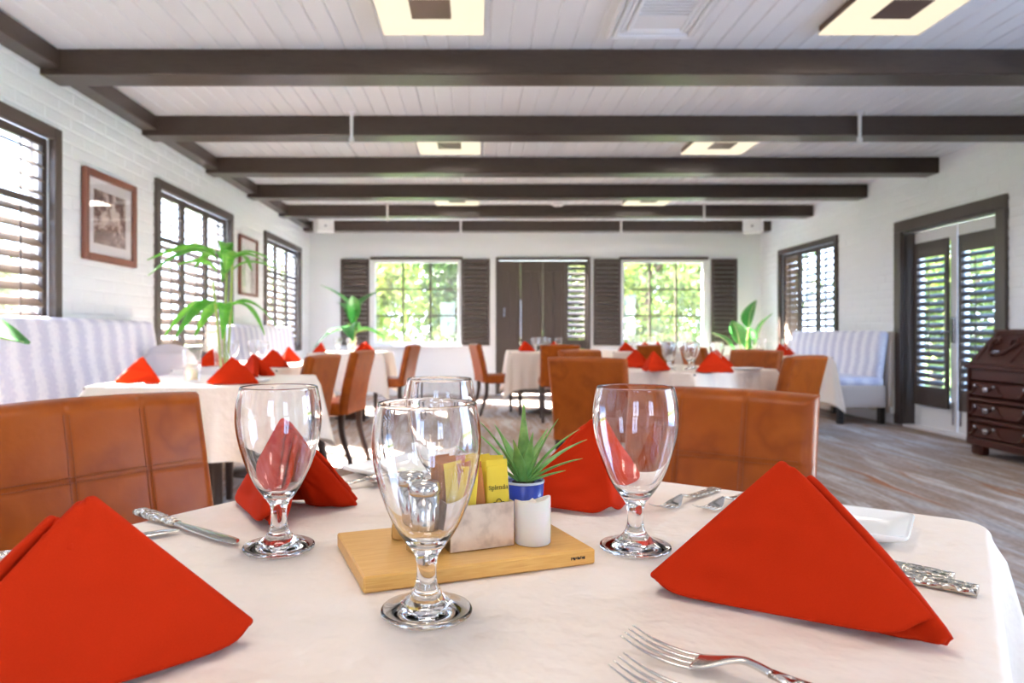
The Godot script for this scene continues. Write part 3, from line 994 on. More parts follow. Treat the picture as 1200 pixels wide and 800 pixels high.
func bench(label: String, at: Vector3, yaw: float, length: float, top: float) -> Node3D:
	# upholstered bench along a wall: x along it, z into the room, origin at the wall
	var b := thing("booth_bench", label, "bench", at, yaw, "striped booth benches")
	var s := begin()
	soft_box(s, Vector3(0, 0.30, 0.36), Vector3(length, 0.24, 0.5), 0.015, 6)
	part("base", s, M.bench_side, b)
	s = begin()
	soft_box(s, Vector3(0, 0.455, 0.38), Vector3(length - 0.01, 0.11, 0.52), 0.04, 10, Basis(), 0.01)
	part("seat", s, M.bench_fabric, b)
	s = begin()
	soft_box(s, Vector3(0, (0.36 + top) / 2, 0.155), Vector3(length - 0.03, top - 0.36, 0.12), 0.045, 10, Basis(Vector3.RIGHT, -0.14), 0.006)
	part("backrest", s, M.bench_fabric, b)
	s = begin(false)
	box(s, Vector3(0, (0.18 + top) / 2, 0.05), Vector3(length, top - 0.2, 0.05), 0.006, Basis(Vector3.RIGHT, -0.03))
	part("back_panel", s, M.bench_side, b)
	for x in [-length / 2 + 0.08, 0.0, length / 2 - 0.08]:
		for z in [0.12, 0.56]:
			s = begin(false)
			box(s, Vector3(x, 0.09, z), Vector3(0.06, 0.18, 0.06), 0.004)
			part("leg", s, M.black_foot, b)
	return b

func scroll(pts: Array, r: float) -> SurfaceTool:
	var s := begin()
	var p := spline(pts, 5)
	var rad := []
	for i in p.size(): rad.append(r * (0.45 + 0.55 * sin(PI * (i + 0.5) / p.size())))
	tube(s, p, rad, 8)
	return s

func make_bureau() -> void:
	var b := thing("slant_front_bureau", "dark carved mahogany slant-front bureau with three drawers beside the glazed doors", "bureau", Vector3(XR - 0.005, 0, -5.17), -PI / 2)
	var w := 0.9
	var dp := 0.5
	# sides follow the slant of the lid
	var side := [Vector2(0.02, 0.1), Vector2(dp, 0.1), Vector2(dp, 0.715), Vector2(0.26, 0.985), Vector2(0.02, 0.985)]
	for sx in [-1.0, 1.0]:
		var s := begin(false)
		var c := Vector3(sx * (w / 2 - 0.012), 0.5, 0.25)
		for i in side.size():
			var p: Vector2 = side[i]
			var q: Vector2 = side[(i + 1) % side.size()]
			fan_out(s, [Vector3(sx * w / 2, p.y, p.x), Vector3(sx * w / 2, q.y, q.x), Vector3(sx * (w / 2 - 0.024), q.y, q.x), Vector3(sx * (w / 2 - 0.024), p.y, p.x)], c)
		for o in [0.0, 0.024]:
			var ps := []
			for p in side: ps.append(Vector3(sx * (w / 2 - o), p.y, p.x))
			fan_out(s, ps, c)
		part("side_panel", s, M.mahogany, b)
	part("top", boxed(Vector3(0, 0.995, 0.14), Vector3(w + 0.03, 0.022, 0.28), 0.006), M.mahogany, b)
	part("back_panel", boxed(Vector3(0, 0.54, 0.03), Vector3(w - 0.05, 0.88, 0.02)), M.mahogany, b)
	part("shelf_rail", boxed(Vector3(0, 0.705, dp - 0.02), Vector3(w + 0.03, 0.03, 0.07), 0.008), M.mahogany, b)
	part("plinth", boxed(Vector3(0, 0.11, dp - 0.03), Vector3(w + 0.02, 0.06, 0.07), 0.01), M.mahogany, b)
	part("frieze", boxed(Vector3(0, 0.645, dp - 0.035), Vector3(w - 0.05, 0.085, 0.05), 0.006), M.mahogany, b)
	for x in [-w / 2 + 0.07, w / 2 - 0.07]:
		for z in [0.07, dp - 0.06]:
			part("foot", boxed(Vector3(x, 0.04, z), Vector3(0.12, 0.08, 0.08), 0.015), M.mahogany, b)
	# lid
	var slope := Basis(Vector3.RIGHT, -atan2(0.24, 0.27))
	var lm := Vector3(0, 0.85, 0.372)
	var lid := part("slant_lid", boxed(lm, Vector3(w - 0.05, 0.355, 0.022), 0.004, slope), M.mahogany, b)
	for q in [[0.0, 0.16, w - 0.06, 0.03], [0.0, -0.16, w - 0.06, 0.03], [-w / 2 + 0.05, 0.0, 0.035, 0.32], [w / 2 - 0.05, 0.0, 0.035, 0.32], [-0.03, 0.0, 0.03, 0.3]]:
		part("moulding", boxed(lm + slope * Vector3(q[0], q[1], 0.014), Vector3(q[2], q[3], 0.014), 0.004, slope), M.mahogany, lid)
	for sx in [-0.235, 0.2]:
		for m in [-1.0, 1.0]:
			var pts := []
			for p in [[0.02, -0.08], [0.07, -0.06], [0.1, -0.01], [0.13, 0.05], [0.1, 0.09], [0.06, 0.07], [0.08, 0.03]]:
				pts.append(lm + slope * Vector3(sx + m * p[0], p[1], 0.02))
			part("carving", scroll(pts, 0.017), M.mahogany, lid)
		var kn := begin()
		soft_box(kn, lm + slope * Vector3(sx, -0.05, 0.024), Vector3(0.06, 0.03, 0.02), 0.009, 4, slope)
		part("carving", kn, M.pewter, lid)
	# drawers
	for k in 3:
		var y := 0.53 - 0.165 * k
		var dr := part("drawer", boxed(Vector3(0, y, dp - 0.035), Vector3(w - 0.06, 0.115, 0.05), 0.012), M.mahogany, b)
		part("rail", boxed(Vector3(0, y - 0.0825, dp - 0.022), Vector3(w - 0.04, 0.03, 0.05), 0.008), M.mahogany, b)
		for sx in [-0.25, 0.25]:
			for m in [-1.0, 1.0]:
				var pts := []
				for p in [[0.03, -0.005], [0.07, 0.028], [0.11, 0.02], [0.14, -0.02], [0.175, -0.035]]:
					pts.append(Vector3(sx + m * p[0], y + p[1], dp - 0.006))
				part("carving", scroll(pts, 0.014), M.mahogany, dr)
				var kb := begin()
				lathe(kb, [Vector2(0, -0.003), Vector2(0.013, 0), Vector2(0.016, 0.008), Vector2(0.011, 0.016), Vector2(0, 0.02)], 14)
				var knob := part("knob", kb, M.pewter, dr)
				knob.position = Vector3(sx + m * 0.1, y + 0.028, dp - 0.002)
				knob.rotation.x = PI / 2
			var pl := begin()
			soft_box(pl, Vector3(sx, y, dp - 0.004), Vector3(0.05, 0.045, 0.022), 0.009, 4)
			part("pull", pl, M.pewter, dr)

func make_furniture() -> void:
	chair0 = make_chair("dining_chair", "orange-brown leather chair beside the near table, in front of the first booth", true)
	chair0.position = Vector3(-0.518, 0, -1.195)
	chair0.rotation.y = facing(0.794, 0.607)
	copy_of(chair0, "orange-brown leather chair beyond the near table, facing the camera between goblet and napkin", Vector3(0.384, 0, -1.347), facing(-0.576, 0.818))
	chair_far = make_chair("dining_chair", "brown leather chair by the booth table, nearer of two seen edge-on", false)
	chair_far.position = Vector3(-1.2, 0, -4.2)
	chair_far.rotation.y = facing(-0.98, -0.2)
	var list := [
		["brown leather chair by the booth table, farther of two, its dark legs in sunlight", -1.12, -5.15, -0.985, -0.17],
		["brown leather chair seen edge-on below the left garden window", -0.98, -7.75, -0.98, -0.2],
		["brown leather chair at the far middle table, its seat turned towards the bench side", 0.28, -8.35, 0.97, -0.25],
		["brown leather chair in front of the far middle table, back to the camera", 0.93, -7.75, 0.05, -1.0],
		["tan leather chair with its broad back to the camera above the potted succulent", 0.72, -3.9, 0.45, -0.89],
		["brown leather chair at the near corner of the bench-side table, seen from its side", 1.70, -4.17, -0.62, -0.79],
		["brown leather chair behind the middle table, facing its near side, beside the right garden window", 0.98, -5.1, 0.577, 0.816],
		["brown leather chair behind the goblets of the middle table, nearer the striped bench", 1.9, -5.1, -0.816, 0.577],
		["brown leather chair at the far table below the garden door", 1.95, -7.85, -0.1, -1.0],
		["brown leather chair in front of the table at the striped bench", 2.35, -6.6, 0.97, -0.2],
	]
	for q in list: copy_of(chair_far, q[0], Vector3(q[1], 0, q[2]), facing(q[3], q[4]))
	bench("long striped booth bench along the wall at the picture's edge", Vector3(XL + 0.02, 0, -3.735), PI / 2, 3.08, 1.065)
	bench("striped booth bench under the window nearest the end wall, booth side", Vector3(XL + 0.02, 0, -8.05), PI / 2, 2.3, 1.06)
	bench("pale blue striped bench on black feet below the dark louvred window", Vector3(XR - 0.02, 0, -8.4), -PI / 2, 2.1, 1.0)
	make_bureau()
	var s := begin()
	soft_box(s, Vector3(0, 0.17, 0), Vector3(0.34, 0.34, 0.09), 0.045, 10, Basis(), 0.05)
	var p := solo("throw_pillow", s, M.pillow_fabric, "pale grey cushion leaning at the end of the first booth", "cushion", Vector3(-2.2, 0.515, -5.05), facing(0.8, 0.6))
	p.rotation.x = -0.2

# ------------------------------------------------------------------ table things
func tablecloth(w: float, l: float, drop: float, sd: int, fold := 0.02) -> SurfaceTool:
	# origin at the middle of the top; hangs in soft folds, longest at the corners
	var s := begin()
	var n := 232
	var rc := 0.035
	var ring := []
	var nor := []
	var corner := []
	# round the outline
	for i in n:
		var t := 4.0 * i / n
		var k := int(t)
		var f := t - k
		var hx := w / 2 - rc
		var hz := l / 2 - rc
		var dirs := [[Vector2(1, -1), Vector2(1, 1)], [Vector2(1, 1), Vector2(-1, 1)], [Vector2(-1, 1), Vector2(-1, -1)], [Vector2(-1, -1), Vector2(1, -1)]]
		var nn: Vector2 = [Vector2(1, 0), Vector2(0, 1), Vector2(-1, 0), Vector2(0, -1)][k]
		var a: Vector2 = dirs[k][0] * Vector2(hx, hz)
		var b: Vector2 = dirs[k][1] * Vector2(hx, hz)
		var p: Vector2
		var m: Vector2
		if f < 0.1:
			m = nn.rotated(-PI / 4 * (1.0 - f / 0.1)); p = a
		elif f > 0.9:
			m = nn.rotated(PI / 4 * (f - 0.9) / 0.1); p = b
		else:
			m = nn; p = a.lerp(b, (f - 0.1) / 0.8)
		ring.append(p)
		nor.append(m)
		corner.append(pow(absf(f - 0.5) * 2.0, 6.0))
	var wob := noise(1.0, 2, FastNoiseLite.TYPE_SIMPLEX_SMOOTH, sd)
	var rings := []
	for q in [0.0, 0.25, 0.5, 0.75, 0.92, 1.0]:
		var r := []
		for i in n: r.append(Vector3(ring[i].x * q, 0, ring[i].y * q))
		rings.append(r)
	for k in 5:
		var a := PI / 2 * (k + 1) / 5.0
		var r := []
		for i in n: r.append(Vector3(ring[i].x + nor[i].x * (rc - 0.012 + 0.012 * sin(a)), -0.012 * (1.0 - cos(a)), ring[i].y + nor[i].y * (rc - 0.012 + 0.012 * sin(a))))
		rings.append(r)
	for k in 9:
		var q := (k + 1) / 9.0
		var r := []
		for i in n:
			var wave := sin(i * TAU / 14.5 + 3.0 * wob.get_noise_1d(i * 0.08)) * fold * q + 0.012 * q
			var flare: float = corner[i] * (0.10 * q + 0.02)
			var o: float = rc + wave * (1.0 - 0.5 * corner[i]) + flare
			r.append(Vector3(ring[i].x + nor[i].x * o, -0.012 - q * drop * (1.0 + 0.28 * corner[i]), ring[i].y + nor[i].y * o))
		rings.append(r)
	for k in rings.size() - 1:
		for i in n:
			var j := (i + 1) % n
			quad(s, rings[k][j], rings[k][i], rings[k + 1][i], rings[k + 1][j])
	return s

func table(n: String, label: String, at: Vector3, yaw: float, w: float, l: float) -> Node3D:
	var t := thing(n, label, "table", at, yaw, "tables under white cloths")
	part("table_top", boxed(Vector3(0, TOP - 0.022, 0), Vector3(w - 0.012, 0.036, l - 0.012), 0.004), M.dark_wood, t)
	var s := begin()
	lathe(s, [Vector2(0, 0.0), Vector2(0.2, 0.0), Vector2(0.2, 0.02), Vector2(0.05, 0.045), Vector2(0.04, 0.08), Vector2(0.04, 0.7), Vector2(0.12, 0.714), Vector2(0, 0.7145)], 24)
	part("pedestal", s, M.dark_wood, t)
	return t

func laid_table(label: String, cloth_label: String, at: Vector3, yaw: float, w: float, l: float, drop: float, sd: int) -> void:
	table("dining_table", label, at, yaw, w, l)
	solo("tablecloth", tablecloth(w, l, drop, sd), M.cloth, cloth_label, "tablecloth", at + Vector3(0, TOP, 0), yaw, "white tablecloths")

var goblet_mesh: ArrayMesh

func make_goblet_mesh() -> void:
	var s := begin()
	# ground underside, then one smooth skin over foot, stem, bowl and round the lip to the inside
	lathe(s, [Vector2(0, 0.0008), Vector2(0.016, 0.0008), Vector2(0.0335, 0.0003)], 72, Vector3.ZERO, 1)
	var p := []
	for k in 9:
		var a := PI * k / 8.0 - PI / 2
		p.append(Vector2(0.0342 + 0.0021 * cos(a), 0.0024 + 0.0021 * sin(a)))
	p[0] = Vector2(0.0335, 0.0003)
	p += spline([Vector2(0.0338, 0.0045), Vector2(0.0275, 0.0058), Vector2(0.0185, 0.0098), Vector2(0.0122, 0.0160), Vector2(0.0090, 0.023), Vector2(0.0079, 0.031), Vector2(0.0081, 0.040), Vector2(0.0105, 0.0475), Vector2(0.0172, 0.0565), Vector2(0.0245, 0.0675), Vector2(0.0322, 0.084), Vector2(0.0386, 0.104), Vector2(0.0424, 0.122), Vector2(0.0434, 0.136), Vector2(0.0421, 0.152), Vector2(0.0391, 0.1655)], 4)
	for k in range(1, 6):
		var a := PI * k / 6.0
		p.append(Vector2(0.0383 + 0.0008 * cos(a), 0.1657 + 0.0009 * sin(a)))
	p += spline([Vector2(0.0375, 0.1655), Vector2(0.0404, 0.152), Vector2(0.0417, 0.136), Vector2(0.0407, 0.122), Vector2(0.0369, 0.104), Vector2(0.0305, 0.085), Vector2(0.0227, 0.069), Vector2(0.0150, 0.0595), Vector2(0.0075, 0.0555), Vector2(0, 0.0545)], 4)
	lathe(s, p, 72, Vector3.ZERO, 2)
	goblet_mesh = done(s)

func goblet(label: String, at: Vector3, group := "") -> void:
	solo("water_goblet", goblet_mesh, M.crystal, label, "goblet", at, 0.0, group)

# A napkin folded into a standing pyramid: peak p, ridge running down to a, open edges down to l and r (all on the table, y = 0)
func napkin_shell(p: Vector3, a: Vector3, l: Vector3, r: Vector3, th: float, bow: float, sd: int) -> SurfaceTool:
	var s := begin()
	var g := []
	var rows := 30
	var cols := 56
	var mid := (a + l + r) / 3.0
	var wob := noise(1.0, 2, FastNoiseLite.TYPE_SIMPLEX_SMOOTH, sd)
	for j in rows + 1:
		var row := []
		for i in cols + 1:
			var u := float(i) / cols
			var face := absf(u - 0.5) * 2.0
			# blunt feet: the hem is drawn up at the ridge and at the two open edges
			var last := 1.0 - 0.075 * exp(-pow(face / 0.13, 2.0)) - 0.12 * exp(-pow((1.0 - face) / 0.11, 2.0))
			var t := lerpf(0.035 + 0.035 * face * face, last, float(j) / rows)
			var e := p.lerp(l, t)
			var f := p.lerp(a, t)
			var h := p.lerp(r, t)
			var k := 0.30                       # how far the ridge is rounded off
			var q: Vector3
			if u < 0.5 - k * 0.5: q = e.lerp(f, u / 0.5)
			elif u > 0.5 + k * 0.5: q = f.lerp(h, (u - 0.5) / 0.5)
			else:
				var w := (u - 0.5 + k * 0.5) / k
				var b0 := e.lerp(f, (0.5 - k * 0.5) / 0.5)
				var b2 := f.lerp(h, (k * 0.5) / 0.5)
				var c := b0.lerp(f, w).lerp(f.lerp(b2, w), w)
				q = c.lerp(e.lerp(f, u / 0.5) if u < 0.5 else f.lerp(h, (u - 0.5) / 0.5), 0.35)
			var n: Vector3 = ((f - e).cross(p - e) if u < 0.5 else (h - f).cross(p - f)).normalized()
			if n.dot(f - mid) < 0.0: n = -n
			q += n * (bow * sin(PI * face) * t * (1.0 - 0.35 * t))
			q += n * (0.008 * t * sin(PI * face) * wob.get_noise_2d(u * 2.2, t * 2.0))
			# the open edge curls inwards a little
			q -= n * (0.007 * t * exp(-pow((1.0 - face) / 0.05, 2.0)))
			row.append(q)
		g.append(row)
	sheet(s, g, th, true)
	return s

# one inner layer: a flap from the ridge side to an open edge, lying behind the outer face and reaching past its edge
func napkin_flap(p: Vector3, a: Vector3, r: Vector3, mid: Vector3, inward: float, past: float, lift: float, th: float, sd: int) -> SurfaceTool:
	var s := begin()
	var n := (r - a).cross(p - a).normalized()
	if n.dot(a - mid) < 0.0: n = -n
	var along := ((r - a) - (p - r).normalized() * (r - a).dot((p - r).normalized())).normalized()
	var wob := noise(1.0, 2, FastNoiseLite.TYPE_SIMPLEX_SMOOTH, sd)
	var g := []
	for j in 25:
		var row := []
		for i in 25:
			var u := i / 24.0
			var last := 1.0 - 0.05 * exp(-pow((1.0 - u) / 0.07, 2.0)) - 0.03 * (1.0 - u)
			var t := lerpf(0.13, last, j / 24.0)
			var q := p.lerp(a, t).lerp(p.lerp(r, t), lerpf(0.66, 1.0, u))
			q += along * (past * smoothstep(0.6, 1.0, u) * (0.55 + 0.45 * sin(PI * minf(t * 1.1, 1.0))))
			q -= n * (inward + 0.004 * sin(PI * u) * t + 0.004 * wob.get_noise_2d(u * 2.0, t * 2.0) * t)
			q += n * (0.005 * smoothstep(0.8, 1.0, u))
			q.y = maxf(q.y + lift * t, th * 0.5 + 0.0008)
			row.append(q)
		g.append(row)
	sheet(s, g, th, true)
	return s

var napkin_count := 0

func napkin(label: String, at: Vector3, yaw: float, p: Vector3, a: Vector3, l: Vector3, r: Vector3, group := "") -> Node3D:
	# outer fold, and for each open edge two inner layers that show behind it and below the hem
	napkin_count += 1
	var o := thing("folded_napkin", label, "napkin", at, yaw, group if group else "red folded napkins")
	o.set_meta("stem", "folded_napkin")
	var mid := (a + l + r) / 3.0
	var out := 0.011
	part("outer_fold", napkin_shell(p, a + Vector3(0, out * 0.5, 0), l + Vector3(0, out, 0), r + Vector3(0, out, 0), 0.0074, -0.005, napkin_count), M.napkin, o)
	for q in [[l, 0], [r, 1]]:
		part("inner_fold", napkin_flap(p, a, q[0], mid, 0.0125, 0.007, 0.007, 0.0062, napkin_count + 40 + q[1]), M.napkin, o)
		part("inner_fold", napkin_flap(p.lerp(mid, 0.06), a.lerp(mid, 0.06), q[0], mid, 0.02, 0.011, 0.004, 0.0055, napkin_count + 80 + q[1]), M.napkin, o)
	return o

func plate_mesh(w: float, l: float) -> SurfaceTool:
	# square dish with a raised flat rim
	var s := begin()
	var outl := func(q: float, y: float, hw: float, hl: float) -> Array:
		var r := []
		for i in 48:
			var a := TAU * i / 48
			var c := signf(cos(a)) * pow(absf(cos(a)), q)
			var d := signf(sin(a)) * pow(absf(sin(a)), q)
			r.append(Vector3(c * hw, y, d * hl))
		return r
	var rings := [outl.call(0.2, 0.0, w * 0.33, l * 0.33), outl.call(0.18, 0.001, w * 0.36, l * 0.36), outl.call(0.13, 0.0105, w * 0.494, l * 0.494), outl.call(0.12, 0.013, w * 0.5, l * 0.5), outl.call(0.12, 0.0145, w * 0.494, l * 0.494), outl.call(0.13, 0.0135, w * 0.47, l * 0.47), outl.call(0.14, 0.0075, w * 0.37, l * 0.37), outl.call(0.16, 0.0065, w * 0.34, l * 0.34)]
	for k in rings.size() - 1:
		for i in 48:
			var j := (i + 1) % 48
			quad(s, rings[k][j], rings[k][i], rings[k + 1][i], rings[k + 1][j])
	for i in 48:
		var j := (i + 1) % 48
		tri(s, rings[0][i], rings[0][j], Vector3(0, 0, 0))
		tri(s, rings[7][j], rings[7][i], Vector3(0, 0.0065, 0))
	return s

# cutlery lies along +z from the handle's end (z = 0) to the tip
func fork_node(label: String, at: Vector3, yaw: float, group := "forks") -> Node3D:
	var f := thing("dinner_fork", label, "fork", at, yaw, group)
	var s := begin()
	sweep(s, spline([Vector3(0, 0.0035, 0), Vector3(0, 0.0035, 0.03), Vector3(0, 0.005, 0.075), Vector3(0, 0.009, 0.105)], 5), spl1([0.0098, 0.0092, 0.0072, 0.0042], 5), spl1([0.002, 0.0022, 0.0022, 0.002], 5), Vector3.RIGHT, 10, 0.6)
	part("handle", s, M.hammered, f)
	s = begin()
	sweep(s, spline([Vector3(0, 0.009, 0.104), Vector3(0, 0.0125, 0.118), Vector3(0, 0.011, 0.128), Vector3(0, 0.006, 0.142), Vector3(0, 0.0035, 0.152)], 4), spl1([0.0042, 0.0036, 0.0058, 0.0112, 0.0124], 4), spl1([0.002, 0.0019, 0.0014, 0.0011, 0.001], 4), Vector3.RIGHT, 10, 0.7)
	var head := part("head", s, M.steel, f)
	for k in 4:
		var x := (k - 1.5) * 0.0071
		s = begin()
		sweep(s, spline([Vector3(x, 0.0037, 0.150), Vector3(x, 0.0032, 0.163), Vector3(x, 0.006, 0.182), Vector3(x * 0.98, 0.0125, 0.199)], 4), spl1([0.0019, 0.0017, 0.0015, 0.0008], 4), spl1([0.001, 0.001, 0.0009, 0.0005], 4), Vector3.RIGHT, 8)
		part("tine", s, M.steel, head)
	return f

func spl1(v: Array, n: int) -> Array:
	return spline(v, n)

func knife_node(label: String, at: Vector3, yaw: float, group := "knives") -> Node3D:
	var f := thing("table_knife", label, "knife", at, yaw, group)
	var s := begin()
	sweep(s, spline([Vector3(0, 0.0042, 0), Vector3(0, 0.0042, 0.035), Vector3(0, 0.0042, 0.088)], 6), spl1([0.0088, 0.0092, 0.0062], 6), spl1([0.0036, 0.004, 0.0032], 6), Vector3.RIGHT, 10, 0.55)
	part("handle", s, M.hammered, f)
	s = begin()
	sweep(s, spline([Vector3(0, 0.0042, 0.086), Vector3(0, 0.0042, 0.1), Vector3(0.001, 0.004, 0.125), Vector3(0.002, 0.004, 0.165), Vector3(0.003, 0.004, 0.195), Vector3(-0.002, 0.004, 0.208)], 4), spl1([0.005, 0.0052, 0.0082, 0.0095, 0.0088, 0.002], 4), spl1([0.0026, 0.0022, 0.0014, 0.0012, 0.001, 0.0006], 4), Vector3.RIGHT, 8)
	part("blade", s, M.steel, f)
	return f

func spoon_node(label: String, at: Vector3, yaw: float, group := "spoons") -> Node3D:
	var f := thing("table_spoon", label, "spoon", at, yaw, group)
	var s := begin()
	sweep(s, spline([Vector3(0, 0.0035, 0), Vector3(0, 0.0035, 0.03), Vector3(0, 0.006, 0.075), Vector3(0, 0.011, 0.11)], 5), spl1([0.0095, 0.009, 0.0065, 0.0036], 5), spl1([0.002, 0.0022, 0.0022, 0.002], 5), Vector3.RIGHT, 10, 0.6)
	part("handle", s, M.hammered, f)
	s = begin()
	var g := []
	for i in 13:
		var row := []
		var t := float(i) / 12
		var hw := 0.019 * sqrt(maxf(0.0, 1.0 - pow(2.0 * t - 1.0, 2.0))) + 0.0015
		for j in 9:
			var u := j / 4.0 - 1.0
			row.append(Vector3(u * hw, 0.0115 - 0.009 * (1.0 - u * u) * sin(PI * clampf(t, 0.02, 0.98)), 0.108 + 0.056 * t))
		g.append(row)
	sheet(s, g, 0.0014)
	part("bowl", s, M.steel, f)
	return f

func flute_leaf(length: float, width: float, droop: float, fold: float, power := 1.0, n := 14) -> SurfaceTool:
	# a leaf along +z from its stalk, drooping, folded along its rib
	var s := begin()
	var g := []
	for i in n + 1:
		var t := float(i) / n
		var hw := width * 0.5 * pow(sin(PI * clampf(pow(t, power), 0.012, 0.985)), 0.75)
		var y := droop * (0.9 * t - 1.9 * t * t) * length
		var row := []
		for j in 7:
			var u := j / 3.0 - 1.0
			row.append(Vector3(u * hw, y + fold * absf(u) * hw, t * length))
		g.append(row)
	sheet(s, g, 0.0016)
	return s

# ------------------------------------------------------------------ far tables
func far_plant(label: String, vase_label: String, at: Vector3, h: float, levels: Array, leaf_mat: Material, sd: int, ll: float, lw: float) -> void:
	var g := RandomNumberGenerator.new()
	g.seed = sd
	var s := begin()
	lathe(s, [Vector2(0, 0.0), Vector2(0.036, 0.0), Vector2(0.04, 0.004), Vector2(0.042, 0.1), Vector2(0.05, 0.17), Vector2(0.048, 0.171), Vector2(0.039, 0.1), Vector2(0.037, 0.012), Vector2(0, 0.011)], 28)
	solo("glass_vase", s, M.pane, vase_label, "vase", at)
	var p := thing("vase_plant", label, "plant", at)
	var leaf := done(flute_leaf(ll, lw, 0.55, 0.35, 0.8))
	for k in 3:
		var a := TAU * k / 3.0 + 0.4
		var top := Vector3(cos(a) * 0.05, h * [1.0, 0.82, 0.9][k], sin(a) * 0.05)
		s = begin()
		tube(s, spline([Vector3(cos(a) * 0.012, 0.02, sin(a) * 0.012), Vector3(cos(a) * 0.03, h * 0.4, sin(a) * 0.02), top], 5), fill(11, 0.006), 7)
		part("stem", s, M.stem_green, p)
	for lv in levels:
		for k in lv[1]:
			var mi := part("leaf", leaf, leaf_mat, p)
			var a: float = TAU * k / lv[1] + g.randf() * 0.7
			mi.position = Vector3(sin(a) * 0.03, lv[0] * h, cos(a) * 0.03)
			mi.rotation = Vector3(-g.randf_range(lv[2], lv[3]), a, g.randf_range(-0.4, 0.4))
			mi.scale = Vector3.ONE * g.randf_range(0.75, 1.1)

func ranked(list: Array, label: String) -> Array:
	# [entry, label] with each entry's place in the row as the camera sees it
	var words := ["leftmost", "second from the left", "third from the left", "fourth from the left", "fifth from the left", "rightmost"]
	var order := range(list.size())
	order.sort_custom(func(a, b): return list[a][0] / -list[a][1] < list[b][0] / -list[b][1])
	var out := []
	for k in order.size():
		out.append([list[order[k]], label + ", " + (words[5] if k == order.size() - 1 and k > 0 else words[k]) if order.size() > 1 else label])
	return out

func far_setting(napkins: Array, nlabel: String, goblets: Array, glabel: String, plates: Array, plabel: String) -> void:
	for e in ranked(napkins, nlabel):
		var q: Array = e[0]
		copy_of(napkin0, q[3] if q.size() > 3 else e[1], Vector3(q[0], TOP, q[1]), q[2], "napkins: " + nlabel)
	for e in ranked(goblets, glabel): goblet(e[1], Vector3(e[0][0], TOP + 0.0005, e[0][1]), "goblets: " + glabel)
	for q in plates: solo("side_plate", plate0, M.china, plabel, "plate", Vector3(q[0], TOP + 0.0005, q[1]), q[2], "plates: " + plabel)

var napkin0: Node3D
var plate0: ArrayMesh

